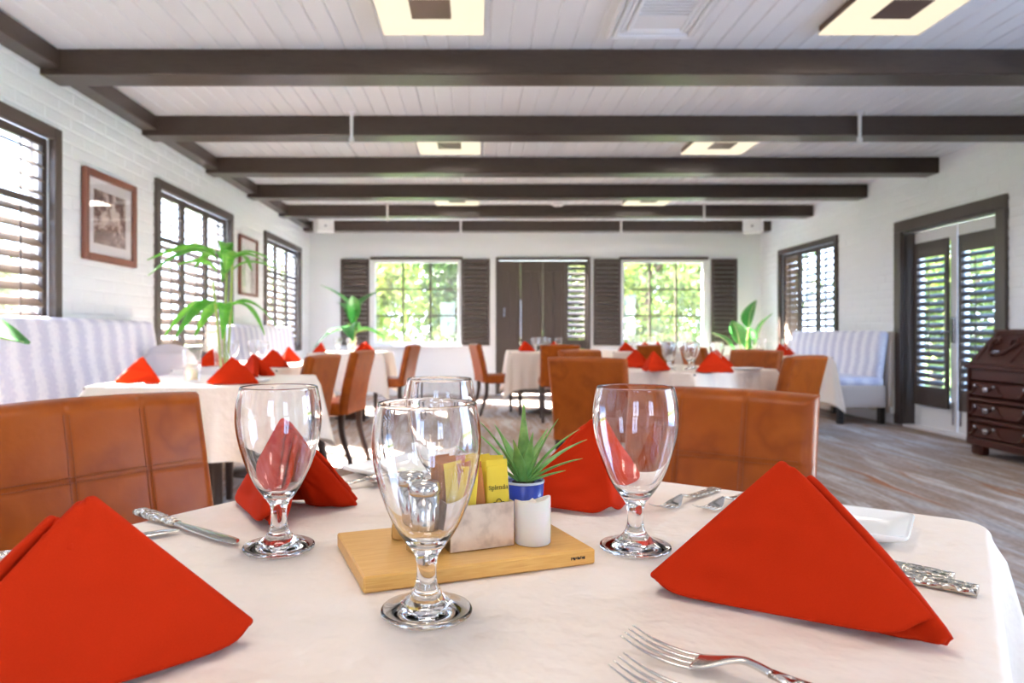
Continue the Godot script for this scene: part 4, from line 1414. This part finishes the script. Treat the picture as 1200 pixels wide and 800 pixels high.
func make_far_tables() -> void:
	make_goblet_mesh()
	plate0 = done(plate_mesh(0.16, 0.12))
	laid_table("booth table behind the first leather chair", "sunlit white tablecloth on the booth table with the tall palm", Vector3(-1.24, 0, -3.28), 0.0, 0.8, 0.82, 0.3, 3)
	laid_table("long booth table beside the edge-on leather chairs", "white tablecloth on the long booth table behind the palm", Vector3(-1.53, 0, -4.85), 0.0, 0.66, 1.3, 0.24, 4)
	laid_table("far booth table below the left garden window", "white tablecloth on the far booth table below the left garden window", Vector3(-1.42, 0, -7.95), 0.0, 0.85, 0.85, 0.4, 5)
	laid_table("far middle table below the garden door", "white tablecloth on the far middle table below the garden door", Vector3(0.82, 0, -8.5), 0.0, 0.85, 0.85, 0.42, 6)
	laid_table("far table below the right garden window", "white tablecloth on the far table below the right garden window", Vector3(2.05, 0, -8.6), 0.0, 0.85, 0.85, 0.42, 7)
	laid_table("turned square table behind the front napkin's chair", "white tablecloth with its corner towards the camera on the middle table", Vector3(1.3, 0, -4.35), deg_to_rad(35.2), 0.82, 0.82, 0.2, 8)
	laid_table("table at the striped bench by the glazed doors", "white tablecloth on the table at the striped bench", Vector3(2.98, 0, -6.85), 0.0, 0.74, 0.8, 0.4, 9)
	# napkins of the far tables share one fold
	napkin0 = napkin("red napkin at the palm table, next to the glass vase", Vector3(-1.05, TOP, -2.99), 0.4, Vector3(0, 0.118, 0), Vector3(-0.13, 0, 0.02), Vector3(0.05, 0, -0.10), Vector3(0.10, 0, 0.07))
	napkin0.set_meta("group", "napkins on the palm table")
	copy_of(napkin0, "red napkin in full sun at the booth end of the palm table", Vector3(-1.47, TOP, -3.05), 2.6, "napkins on the palm table")
	copy_of(napkin0, "red napkin at the far edge of the palm table", Vector3(-1.13, TOP, -3.52), -0.6, "napkins on the palm table")
	far_setting([[-1.3, -4.45, 0.2], [-1.42, -5.25, 1.4], [-1.75, -4.6, 2.9]], "red napkin on the long booth table", [[-1.45, -4.7], [-1.6, -5.0], [-1.7, -4.85]], "goblet on the long booth table", [[-1.36, -4.75, 1.57]], "white plate on the long booth table")
	far_setting([[-1.25, -7.7, 0.3], [-1.72, -7.72, 1.9], [-1.3, -8.2, 1.2]], "red napkin on the far booth table below the left garden window", [[-1.42, -7.85], [-1.55, -7.8], [-1.6, -8.05]], "goblet on the far booth table", [], "")
	far_setting([[0.6, -8.25, 0.5], [1.0, -8.75, 2.0], [0.62, -8.75, 1.2]], "red napkin on the far middle table", [[0.72, -8.3], [0.8, -8.35], [0.9, -8.6], [1.0, -8.3], [0.75, -8.55]], "goblet on the far middle table", [], "")
	far_setting([[1.8, -8.3, 0.3], [2.05, -8.35, 2.8], [2.3, -8.7, 1.2]], "red napkin on the far table below the right garden window", [[1.9, -8.45], [1.98, -8.5], [2.1, -8.5], [2.2, -8.6]], "goblet on the far table below the right garden window", [], "")
	far_setting([[2.95, -6.7, 0.5], [3.15, -7.05, 2.2]], "red napkin on the table at the striped bench", [[2.8, -6.9], [2.9, -7.0], [3.08, -6.85]], "goblet on the table at the striped bench", [], "")
	far_setting([[1.03, -4.0, 0.9, "red napkin nearest the tan chair on the turned middle table"], [1.32, -3.86, 0.2, "red napkin at the near corner of the turned middle table"], [1.55, -4.45, 2.6, "red napkin at the bench side of the turned middle table"], [1.02, -4.4, -0.8, "tall red napkin at the far left of the turned middle table"]], "middle table",
		[[1.16, -4.12], [1.36, -4.32], [1.24, -4.4], [1.46, -4.18], [1.3, -4.2], [1.2, -4.3]], "goblet crowded on the turned middle table", [[1.62, -4.12, 0.6]], "white plate on the turned middle table")
	# small things in the sun on the palm table
	var s := begin()
	lathe(s, [Vector2(0, 0), Vector2(0.032, 0), Vector2(0.034, 0.003), Vector2(0.041, 0.145), Vector2(0.0395, 0.1455), Vector2(0.032, 0.012), Vector2(0, 0.011)], 32)
	solo("glass_tumbler", s, M.pane, "tall clear tumbler in the sun on the palm table", "tumbler", Vector3(-1.27, TOP + 0.0005, -3.1))
	s = begin()
	lathe(s, [Vector2(0, 0), Vector2(0.027, 0), Vector2(0.027, 0.07), Vector2(0.02, 0.074), Vector2(0, 0.073)], 24)
	solo("pillar_candle", s, M.wax, "white candle inside the tumbler on the palm table", "candle", Vector3(-1.27, TOP + 0.0125, -3.1)).scale = Vector3.ONE * 0.95
	far_plant("tall palm cutting with two tufts of bright leaves in glass vase", "clear glass vase holding the tall palm cutting", Vector3(-1.17, TOP + 0.0005, -3.22), 0.56, [[1.0, 7, -0.1, 0.6], [0.62, 7, -0.2, 0.5], [0.9, 4, 0.2, 0.8]], M.leaf_bright, 5, 0.25, 0.06)
	far_plant("upright dark green leaves in vase below the left garden window", "clear glass vase on the far booth table", Vector3(-1.42, TOP + 0.0005, -8.0), 0.42, [[0.8, 4, 0.9, 1.4], [0.5, 4, 0.1, 0.6]], M.leaf_deep, 8, 0.5, 0.2)
	solo("side_plate", plate0, M.china, "white plate at the camera's end of the palm table", "plate", Vector3(-1.0, TOP + 0.0005, -3.15), 1.57)
	# paddle-leaved plant in the far corner, and the one whose leaf tip shows at the picture's edge
	potted("potted plant with broad paddle leaves in the corner beyond the striped bench", Vector3(3.98, 0, -10.15), [[1.05, 0.15, 0.1, 1.05], [0.88, 0.8, 0.3, 0.95], [0.8, -0.9, 0.3, 0.85], [0.72, 2.6, 0.25, 0.8], [0.7, -2.0, 0.3, 0.6]], M.leaf_deep, 0.42, 0.24)
	potted("potted plant with broad leaves cut off by the picture's edge", Vector3(-1.87, 0, -2.0), [[0.94, 1.6, 0.3, -0.1], [0.85, 3.2, 0.35, 0.3], [0.8, 4.6, 0.4, 0.3], [0.66, 0.5, 0.55, 0.0], [0.9, 5.6, 0.25, 0.5]], M.leaf_deep, 0.38, 0.24)

func potted(label: String, at: Vector3, leaves: Array, lm: Material, ll: float, lw: float) -> void:
	var p := thing("potted_plant", label, "plant", at)
	var s := begin()
	lathe(s, [Vector2(0, 0), Vector2(0.11, 0), Vector2(0.125, 0.02), Vector2(0.15, 0.26), Vector2(0.162, 0.27), Vector2(0.162, 0.3), Vector2(0.145, 0.3), Vector2(0.14, 0.27), Vector2(0, 0.265)], 28)
	part("pot", s, M.terracotta, p)
	var shape := done(flute_leaf(ll, lw, 0.25, 0.3, 0.85))
	for q in leaves:
		var o := Vector3(sin(q[1]) * q[2], q[0], cos(q[1]) * q[2]) * Vector3(0.55, 1, 0.55)
		s = begin()
		tube(s, spline([Vector3(sin(q[1]) * 0.03, 0.26, cos(q[1]) * 0.03), Vector3(o.x * 0.35, lerpf(0.27, q[0], 0.6), o.z * 0.35), o], 5), fill(11, 0.007), 7)
		part("stalk", s, M.stem_green, p)
		var mi := part("leaf", shape, lm, p)
		mi.position = o
		mi.rotation = Vector3(-q[3] - 0.35, q[1], 0.2)
		var rb := begin()
		tube(rb, [Vector3(0, 0.0, 0.0), Vector3(0, 0.25 * (0.45 - 0.475) * ll + 0.001, ll * 0.5), Vector3(0, -0.25 * ll * 0.9, ll * 0.97)], [0.006, 0.004, 0.002], 6)
		part("rib", rb, M.leaf_rib, mi)

# ------------------------------------------------------------------ on walls and ceiling
func ceiling_light(label: String, at: Vector3) -> void:
	var l := thing("ceiling_light", label, "ceiling light", at, 0.0, "square ceiling lights")
	var w := 0.56
	var ln := 0.62
	part("housing", boxed(Vector3(0, -0.022, 0), Vector3(w - 0.01, 0.042, ln - 0.01), 0.003), M.bronze, l)
	var s := begin(false)
	var i := 0.105
	var o := w / 2 - 0.004
	var oz := ln / 2 - 0.004
	for q in [[0, (oz + i) / 2, 2 * o, oz - i], [0, -(oz + i) / 2, 2 * o, oz - i], [(o + i) / 2, 0, o - i, 2 * i], [-(o + i) / 2, 0, o - i, 2 * i]]:
		box(s, Vector3(q[0], -0.047, q[1]), Vector3(q[2], 0.01, q[3]))
	part("lamp_diffuser", s, M.lamp_glow, l)
	part("centre_cap", boxed(Vector3(0, -0.049, 0), Vector3(2 * i - 0.004, 0.012, 2 * i - 0.004), 0.002), M.bronze, l)
	var a := AreaLight3D.new()
	a.name = "panel_light"
	a.area_size = Vector2(w - 0.04, ln - 0.04)
	a.light_color = rgb(255, 246, 236)
	a.light_energy = 1.0
	a.area_range = 14.0
	a.area_attenuation = 2.0
	a.shadow_enabled = true
	a.position = Vector3(0, -0.058, 0)
	a.rotation.x = -PI / 2
	l.add_child(a)

func make_wall_things() -> void:
	var rows := [[-3.53, "nearest"], [-6.1, "middle"], [-8.66, "farthest"], [-0.95, "unseen"], [1.4, "unseen"]]
	for r in rows:
		for x in [-0.23, 2.18]:
			var label: String = "square glowing ceiling light, %s on the %s side" % [r[1], "booth" if x < 1 else "door"]
			if r[0] > -1.0: label = "square ceiling light out of view %s, %s side" % ["above the near table" if r[0] < 0 else "behind the camera", "booth" if x < 1 else "door"]
			ceiling_light(label, Vector3(x, CEIL, r[0]))
	# ceiling vent
	var v := thing("ceiling_vent", "white stepped air vent in the ceiling between the nearest lights", "vent", Vector3(1.0, CEIL, -3.62))
	for k in 4:
		var s := begin(false)
		var hw := 0.255 - 0.032 * k
		var hl := 0.33 - 0.032 * k
		var y := -0.014 - 0.006 * (k % 2) + 0.003 * k
		for q in [[hw - 0.012, 0.0, 0.024, 2 * hl], [-hw + 0.012, 0.0, 0.024, 2 * hl]]: box(s, Vector3(q[0], y, q[1]), Vector3(q[2], 0.03, q[3]), 0.006)
		for q in [hl - 0.012, -hl + 0.012]: box(s, Vector3(0, y, q), Vector3(2 * hw - 0.048, 0.03, 0.024), 0.006)
		part("frame", s, M.ceiling_paint, v)
	part("backing", boxed(Vector3(0, -0.004, 0), Vector3(0.3, 0.008, 0.46)), M.slot_dark, v)
	part("face_plate", boxed(Vector3(0, -0.014, -0.13), Vector3(0.28, 0.012, 0.17), 0.003), M.ceiling_paint, v)
	for k in 7: part("slat", boxed(Vector3(0, -0.016, -0.02 + 0.034 * k), Vector3(0.28, 0.006, 0.027), 0.001, Basis(Vector3.RIGHT, 0.12)), M.ceiling_paint, v)
	# smoke detector
	var d := thing("smoke_detector", "round white smoke detector on the ceiling before the fifth beam", "detector", Vector3(1.08, CEIL - 0.001, -9.02))
	var ds := begin()
	lathe(ds, [Vector2(0, -0.05), Vector2(0.05, -0.05), Vector2(0.085, -0.03), Vector2(0.09, 0.0), Vector2(0, 0.001)], 28)
	part("cover", ds, M.plastic_white, d)
	ds = begin()
	lathe(ds, [Vector2(0, -0.056), Vector2(0.018, -0.055), Vector2(0.02, -0.048), Vector2(0, -0.047)], 16)
	part("sensor", ds, M.grey_mesh, d)
	# sprinklers
	var sp := [[-0.96, -5.36, "booth side, second beam"], [2.98, -5.36, "door side, second beam"], [-1.16, -9.12, "booth side, fifth beam"], [3.02, -9.12, "door side, fifth beam"], [-0.22, -10.43, "booth side, last beam"], [2.2, -10.43, "door side, last beam"]]
	for q in sp:
		var t := thing("sprinkler", "white ceiling sprinkler pipe on the %s" % q[2], "sprinkler", Vector3(q[0], CEIL, q[1]), 0.0, "ceiling sprinklers")
		var s := begin()
		var l: float = 0.19 if q[1] > -10 else 0.16
		lathe(s, [Vector2(0, -l), Vector2(0.012, -l), Vector2(0.014, -0.014), Vector2(0.034, -0.01), Vector2(0.036, 0.001), Vector2(0, 0.002)], 14)
		part("pipe", s, M.plastic_white, t)
		s = begin()
		lathe(s, [Vector2(0, -l - 0.045), Vector2(0.014, -l - 0.04), Vector2(0.021, -l - 0.02), Vector2(0.018, -l), Vector2(0, -l + 0.002)], 14)
		part("head", s, M.plastic_white, t)
	# loudspeakers
	for q in [[-2.21, "booth", 0.5], [4.05, "door", -0.5]]:
		var t := thing("loudspeaker", "small white loudspeaker high in the corner at the %s side" % q[1], "loudspeaker", Vector3(q[0], 2.43, -10.08), q[2], "corner loudspeakers")
		var s := begin()
		soft_box(s, Vector3(0, 0.1, 0), Vector3(0.27, 0.2, 0.16), 0.018, 6)
		part("cabinet", s, M.plastic_white, t)
		part("grille", boxed(Vector3(0, 0.1, 0.08), Vector3(0.22, 0.15, 0.012), 0.004), M.plastic_white, t)
		s = begin()
		lathe(s, [Vector2(0, 0), Vector2(0.02, 0), Vector2(0.02, 0.003), Vector2(0, 0.004)], 14)
		var bd := part("badge", s, M.grey_mesh, t)
		bd.position = Vector3(0, 0.1, 0.086)
		bd.rotation.x = PI / 2
		part("bracket", boxed(Vector3(0, 0.13, -0.16), Vector3(0.05, 0.06, 0.2), 0.004), M.slot_dark, t)
	picture("framed sepia photograph in broad brown frame between booth windows", Vector3(XL + 0.004, 1.47, -4.93), 0.7, 0.62, 1)
	picture("smaller framed pale picture between the farther booth windows", Vector3(XL + 0.004, 1.40, -7.92), 0.62, 0.67, 2)

func picture(label: String, at: Vector3, w: float, h: float, sd: int) -> void:
	var p := thing("framed_picture", label, "picture", at, PI / 2, "pictures on the booth wall")
	var fw := 0.05 if sd == 1 else 0.03
	for sx in [-1.0, 1.0]: part("frame_rail", boxed(Vector3(sx * (w / 2 - fw / 2), h / 2, 0.018), Vector3(fw, h, 0.036), 0.006), M.frame_wood, p)
	for y in [fw / 2, h - fw / 2]: part("frame_rail", boxed(Vector3(0, y, 0.018), Vector3(w - 2 * fw, fw, 0.036), 0.006), M.frame_wood, p)
	part("mount", boxed(Vector3(0, h / 2, 0.008), Vector3(w - 2 * fw, h - 2 * fw, 0.008)), M.mat_board, p)
	var im := Image.create(128, 128, false, Image.FORMAT_RGB8)
	var n := noise(0.03, 4, FastNoiseLite.TYPE_SIMPLEX_SMOOTH, 50 + sd)
	var n2 := noise(0.09, 3, FastNoiseLite.TYPE_SIMPLEX_SMOOTH, 60 + sd)
	for y in 128:
		for x in 128:
			var v := 0.5 + 0.55 * n.get_noise_2d(x, y * 0.7) + 0.35 * n2.get_noise_2d(x, y)
			if sd == 1:
				for q in [[40, 62, 13, 22], [74, 40, 11, 26], [96, 60, 9, 26], [52, 30, 8, 20]]:      # pale upright smudges
					var e := pow((x - q[0]) / float(q[2]), 2.0) + pow((y - q[1]) / float(q[3]), 2.0)
					v += 0.5 * exp(-e)
				im.set_pixel(x, y, rgb(88, 50, 42).lerp(rgb(222, 202, 196), smoothstep(0.25, 0.95, v)))
			else:
				im.set_pixel(x, y, rgb(170, 166, 168).lerp(rgb(232, 230, 232), smoothstep(0.1, 0.7, v)))
	var m := mat("print_%d" % sd, Color.WHITE, 0.6)
	m.albedo_texture = ImageTexture.create_from_image(im)
	var q := QuadMesh.new()
	q.size = Vector2(w - 2 * fw - 0.17, h - 2 * fw - 0.15)
	var pr := part("print", q, m, p)
	pr.position = Vector3(0, h / 2, 0.0128)
	part("glass", boxed(Vector3(0, h / 2, 0.02), Vector3(w - 2 * fw, h - 2 * fw, 0.002)), M.pane, p)

# ------------------------------------------------------------------ the near table
func make_main_table() -> void:
	var c := Vector3(0.033, 0, -0.715)
	var yaw := deg_to_rad(-35.2)
	table("dining_table", "near square table set with goblets and red napkins", c, yaw, 0.825, 0.825)
	solo("tablecloth", tablecloth(0.825, 0.825, 0.24, 2, 0.012), M.cloth, "peach-white tablecloth on the near table under the goblets", "tablecloth", c + Vector3(0, TOP, 0), yaw, "white tablecloths")
	var y := TOP + 0.0006
	goblet("clear water goblet nearest the camera, in front of the wooden board", Vector3(-0.0386, y, -0.548), "goblets on the near table")
	goblet("clear water goblet in front of the crumpled napkin, left of the board", Vector3(-0.202, y, -0.711), "goblets on the near table")
	goblet("clear water goblet right of the board, in front of a red napkin", Vector3(0.1646, y, -0.711), "goblets on the near table")
	goblet("clear water goblet half hidden behind the one nearest the camera", Vector3(-0.0436, y, -0.84), "goblets on the near table")
	var near := "napkins on the near table"
	napkin("large red napkin cut off by the frame, front left of the near table", Vector3(-0.2477, y, -0.439), 0.0, Vector3(0, 0.118, 0), Vector3(0.11, 0, -0.072), Vector3(-0.10, 0, -0.02), Vector3(-0.06, 0, 0.101), near)
	napkin("large red napkin pyramid before the right-hand knives on the near table", Vector3(0.252, y, -0.56), 0.0, Vector3(0, 0.118, 0), Vector3(-0.125, 0, -0.04), Vector3(0.06, 0, -0.06), Vector3(0.072, 0, 0.09), near)
	napkin("red napkin opening towards the board behind the left goblet", Vector3(-0.232, y, -0.84), 0.0, Vector3(0, 0.118, 0), Vector3(-0.098, 0, -0.09), Vector3(0.0, 0, 0.081), Vector3(0.08, 0, -0.059), near)
	napkin("red napkin with rolled ridge behind the right goblet", Vector3(0.155, y, -0.885), 0.0, Vector3(0, 0.115, 0), Vector3(0.012, 0, 0.06), Vector3(-0.105, 0, 0.008), Vector3(0.085, 0, -0.09), near)
	# plates and cutlery
	solo("side_plate", plate_mesh(0.16, 0.12), M.china, "white square plate at the right edge of the near table", "plate", Vector3(0.405, y, -0.79), deg_to_rad(-35.2), "plates on the near table")
	solo("side_plate", plate_mesh(0.16, 0.13), M.china, "white square plate at the far corner of the near table", "plate", Vector3(-0.112, y, -1.10), deg_to_rad(54.8), "plates on the near table")
	knife_node("knife with hammered handle lying between napkin and left goblet", Vector3(-0.41, y, -0.844), facing(0.149, 0.119))
	knife_node("knife whose tip shows behind the front left napkin", Vector3(-0.499, y, -0.647), facing(0.15, -0.1))
	var f := fork_node("fork with its tines towards the right goblet, first of two", Vector3(0.338, y, -0.972), facing(-0.114, 0.122), "forks beyond the right goblet")
	f.scale = Vector3.ONE * 0.86
	f = fork_node("fork with its tines towards the right goblet, nearer the tall napkin", Vector3(0.388, y, -0.955), facing(-0.108, 0.104), "forks beyond the right goblet")
	f.scale = Vector3.ONE * 0.8
	knife_node("knife with hammered handle behind the right napkin, nearer the camera", Vector3(0.424, y, -0.583), facing(-0.74, -0.67))
	knife_node("knife with hammered handle behind the right napkin, nearer the plate", Vector3(0.424, y, -0.613), facing(-0.72, -0.69))
	fork_node("large fork at the front edge of the picture, nearer the napkin", Vector3(0.270, y, -0.372), facing(-0.82, -0.57), "forks at the front edge")
	fork_node("fork cut off by the bottom of the picture", Vector3(0.248, y, -0.322), facing(-0.79, -0.61), "forks at the front edge")
	spoon_node("spoon lying by the far plate behind the left napkin", Vector3(-0.262, y, -0.955), facing(0.93, -0.36))
	make_board(y)

func make_board(y: float) -> void:
	var yaw := deg_to_rad(20.3)
	var bb := Basis(Vector3.UP, yaw)
	var at := Vector3(-0.014, y, -0.690)
	var b := thing("wooden_board", "small bamboo serving board under the sugar caddy and candle", "board", at, yaw)
	part("slab", boxed(Vector3(0, 0.0072, 0), Vector3(0.224, 0.0144, 0.14), 0.0016), M.bamboo, b)
	# a stamped maker's mark too small to read
	for k in 9:
		part("stamp", boxed(Vector3(0.086 + 0.0017 * k, 0.0076 + 0.0004 * sin(k * 2.3), 0.0701), Vector3(0.0009 + 0.0004 * (k % 3), 0.0026 - 0.0006 * (k % 2), 0.0003)), M.ink, b)
	var t := y + 0.015
	# caddy
	var cc := Vector3(-0.002, t, -0.683)
	var cy := deg_to_rad(22.0)
	var cb := Basis(Vector3.UP, cy)
	var cad := thing("sugar_caddy", "open tin caddy full of sweetener sachets on the bamboo board", "caddy", cc, cy)
	for sx in [-1.0, 1.0]: part("end_wall", boxed(Vector3(sx * 0.0325, 0.0215, 0), Vector3(0.0012, 0.043, 0.048), 0.0004), M.tin, cad)
	for sz in [-1.0, 1.0]: part("side_wall", boxed(Vector3(0, 0.0215, sz * 0.024), Vector3(0.066, 0.043, 0.0012), 0.0004), M.tin, cad)
	part("bottom", boxed(Vector3(0, 0.0008, 0), Vector3(0.064, 0.0014, 0.047)), M.tin, cad)
	var ps := [
		[0.021, 0.017, 0.0, 0.0, 0.08, "packet_yellow", "yellow sweetener sachet with black script lettering, foremost in the caddy"],
		[-0.0015, 0.017, 0.05, 0.12, 0.079, "packet_brown", "brown sugar sachet beside the lettered yellow one"],
		[0.016, 0.008, -0.08, -0.1, 0.083, "packet_yellow", "yellow sachet standing behind the lettered one"],
		[-0.012, 0.011, 0.1, 0.2, 0.08, "packet_yellow", "yellow sachet showing its edge beside the brown one"],
		[-0.021, 0.016, -0.2, -0.25, 0.076, "packet_yellow", "yellow sachet leaning at the shaker end of the caddy"],
		[-0.02, 0.004, 0.12, 0.1, 0.084, "packet_brown", "large brown sachet seen through the nearest goblet"],
		[-0.008, -0.004, -0.1, 0.05, 0.082, "packet_pink", "pink sachet in the middle of the caddy"],
		[0.014, -0.004, 0.06, 0.05, 0.082, "packet_yellow", "yellow sachet in the middle of the caddy towards the plant"],
		[-0.021, -0.012, -0.05, 0.16, 0.083, "packet_brown", "brown sachet at the back of the caddy"],
		[0.005, -0.014, 0.1, -0.12, 0.082, "packet_white", "white sachet at the back of the caddy"],
	]
	for i in ps.size():
		var q: Array = ps[i]
		var o := thing("sweetener_sachet", q[6], "sachet", cc + cb * Vector3(q[0], 0.002, q[1]), cy + q[2], "sachets in the caddy")
		o.rotation.z = q[3] * 0.5
		o.rotation.x = -0.1
		var s := begin()
		soft_box(s, Vector3(0, q[4] / 2, 0), Vector3(0.0225, q[4] - 0.012, 0.0026), 0.0012, 6, Basis(), 0.0008)
		part("pouch", s, M[q[5]], o)
		part("crimp", boxed(Vector3(0, q[4] - 0.0045, 0), Vector3(0.0225, 0.009, 0.0006)), M[q[5]], o)
		part("crimp", boxed(Vector3(0, 0.0045, 0), Vector3(0.0225, 0.009, 0.0006)), M[q[5]], o)
		if i == 0:
			var tm := TextMesh.new()
			var fnt := SystemFont.new()
			fnt.font_names = PackedStringArray(["Droid Serif"])
			fnt.font_italic = true
			tm.font = fnt
			tm.text = "Splenda"
			tm.font_size = 32
			tm.pixel_size = 0.00017
			tm.depth = 0.0003
			var tx := part("lettering", tm, M.ink, o)
			tx.position = Vector3(0, q[4] - 0.027, 0.0023)
			for k in 3:
				s = begin()
				var pts := []
				for j in 9:
					var a := PI * j / 8.0
					pts.append(Vector3(-0.0045 + 0.0045 * k - 0.0026 * cos(a), q[4] - 0.044 + [0.0, 0.003, 0.0][k] + 0.003 * sin(a), 0.0022))
				tube(s, pts, fill(9, 0.0004), 5)
				part("cup_drawing", s, M.ink, o)
	# shakers
	for q in [[-0.049, -0.66, "tin salt shaker on the board, nearer the camera"], [-0.068, -0.702, "tin pepper shaker on the board, behind the other"]]:
		var sh := thing("shaker", q[2], "shaker", Vector3(q[0], t, q[1]), 0.0, "salt and pepper shakers")
		var s := begin()
		lathe(s, [Vector2(0, 0), Vector2(0.0162, 0), Vector2(0.017, 0.001), Vector2(0.0166, 0.052), Vector2(0.0, 0.0525)], 32)
		part("body", s, M.steel, sh)
		s = begin()
		lathe(s, [Vector2(0, 0.052), Vector2(0.0172, 0.052), Vector2(0.0172, 0.058), Vector2(0.0155, 0.064), Vector2(0.0, 0.0665)], 32)
		part("cap", s, M.steel, sh)
	# succulent
	var pp := Vector3(0.0512, t, -0.737)
	var pl := thing("potted_succulent", "small green aloe-like succulent in blue pot on the board", "plant", pp)
	var s2 := begin()
	lathe(s2, [Vector2(0, 0), Vector2(0.0165, 0), Vector2(0.018, 0.002), Vector2(0.0222, 0.048), Vector2(0.0, 0.048)], 32)
	var pot := part("pot", s2, M.blue_glaze, pl)
	s2 = begin()
	lathe(s2, [Vector2(0.0205, 0.0475), Vector2(0.0224, 0.048), Vector2(0.0226, 0.049), Vector2(0.0224, 0.0502), Vector2(0.0214, 0.0505), Vector2(0.0206, 0.05), Vector2(0.0205, 0.0475)], 32)
	part("rim", s2, M.pot_rim, pot)
	s2 = begin()
	lathe(s2, [Vector2(0.0207, 0.0462), Vector2(0.01, 0.0485), Vector2(0, 0.0492)], 20)
	part("soil", s2, M.soil, pl)
	# leaf: bearing, length, lean (0 upright), curl, width
	var lv := [[0.0, 0.064, 0.05, 0.05, 0.0062], [1.5, 0.062, 0.55, 0.35, 0.005], [1.9, 0.066, 0.85, 0.3, 0.0046], [1.2, 0.058, 0.35, 0.2, 0.0056], [-1.3, 0.062, 0.45, 0.25, 0.005], [-1.7, 0.058, 0.6, 0.25, 0.0048], [-1.55, 0.06, 0.95, 0.15, 0.0036], [0.35, 0.045, 0.28, 0.15, 0.0066], [-0.5, 0.04, 0.3, 0.2, 0.0066], [1.1, 0.055, 0.95, 0.25, 0.0042], [0.9, 0.042, 1.15, 0.1, 0.004], [3.1, 0.058, 0.3, 0.2, 0.0056], [2.5, 0.054, 0.55, 0.3, 0.005], [-2.5, 0.056, 0.5, 0.3, 0.005]]
	for q in lv:
		var s := begin()
		var out := Vector3(sin(q[0]), 0, cos(q[0]))
		var pts := []
		var wd := []
		var tk := []
		for k in 11:
			var u := k / 10.0
			var a: float = q[2] + q[3] * u * 0.8
			pts.append(Vector3(0, 0.047, 0) + out * (0.003 + 1.25 * q[1] * u * sin(a)) + Vector3.UP * (1.38 * q[1] * u * cos(a)))
			wd.append(1.35 * q[4] * (0.62 + 0.5 * sin(PI * minf(u * 1.25, 1.0))) * pow(maxf(1.0 - u, 0.0), 0.6) + 0.0002)
			tk.append(0.0017 * pow(1.0 - u, 0.6) + 0.00015)
		sweep(s, pts, wd, tk, out.cross(Vector3.UP), 10)
		part("leaf", s, M.aloe, pl)
	# flameless candle with a wavy lip
	var ca := thing("white_candle", "short white candle with a wavy rim beside the blue pot", "candle", Vector3(0.0565, t, -0.683))
	var s3 := begin()
	var n := 40
	var rings := []
	for q in [[0.0, 0.0, 0], [0.0168, 0.0, 0], [0.0178, 0.0012, 0], [0.018, 0.02, 0], [0.0178, 1.0, 1], [0.0172, 1.015, 1], [0.0152, 1.0, 1], [0.0138, 0.032, 0], [0.0, 0.030, 0]]:
		var r := []
		for i in n:
			var a := TAU * i / n
			var lip := 0.0415 + 0.0035 * sin(a + 0.6) + 0.002 * sin(2.0 * a + 2.0)
			r.append(Vector3(q[0] * cos(a), lip * q[1] if q[2] else q[1], q[0] * sin(a)))
		rings.append(r)
	for k in rings.size() - 1:
		for i in n:
			var j := (i + 1) % n
			quad(s3, rings[k][j], rings[k][i], rings[k + 1][i], rings[k + 1][j])
	part("body", s3, M.wax, ca)
	s3 = begin()
	lathe(s3, spline([Vector2(0, 0.03), Vector2(0.0045, 0.031), Vector2(0.0056, 0.036), Vector2(0.0040, 0.040), Vector2(0.0, 0.0435)], 3), 16)
	part("flame_tip", s3, M.wax, ca)
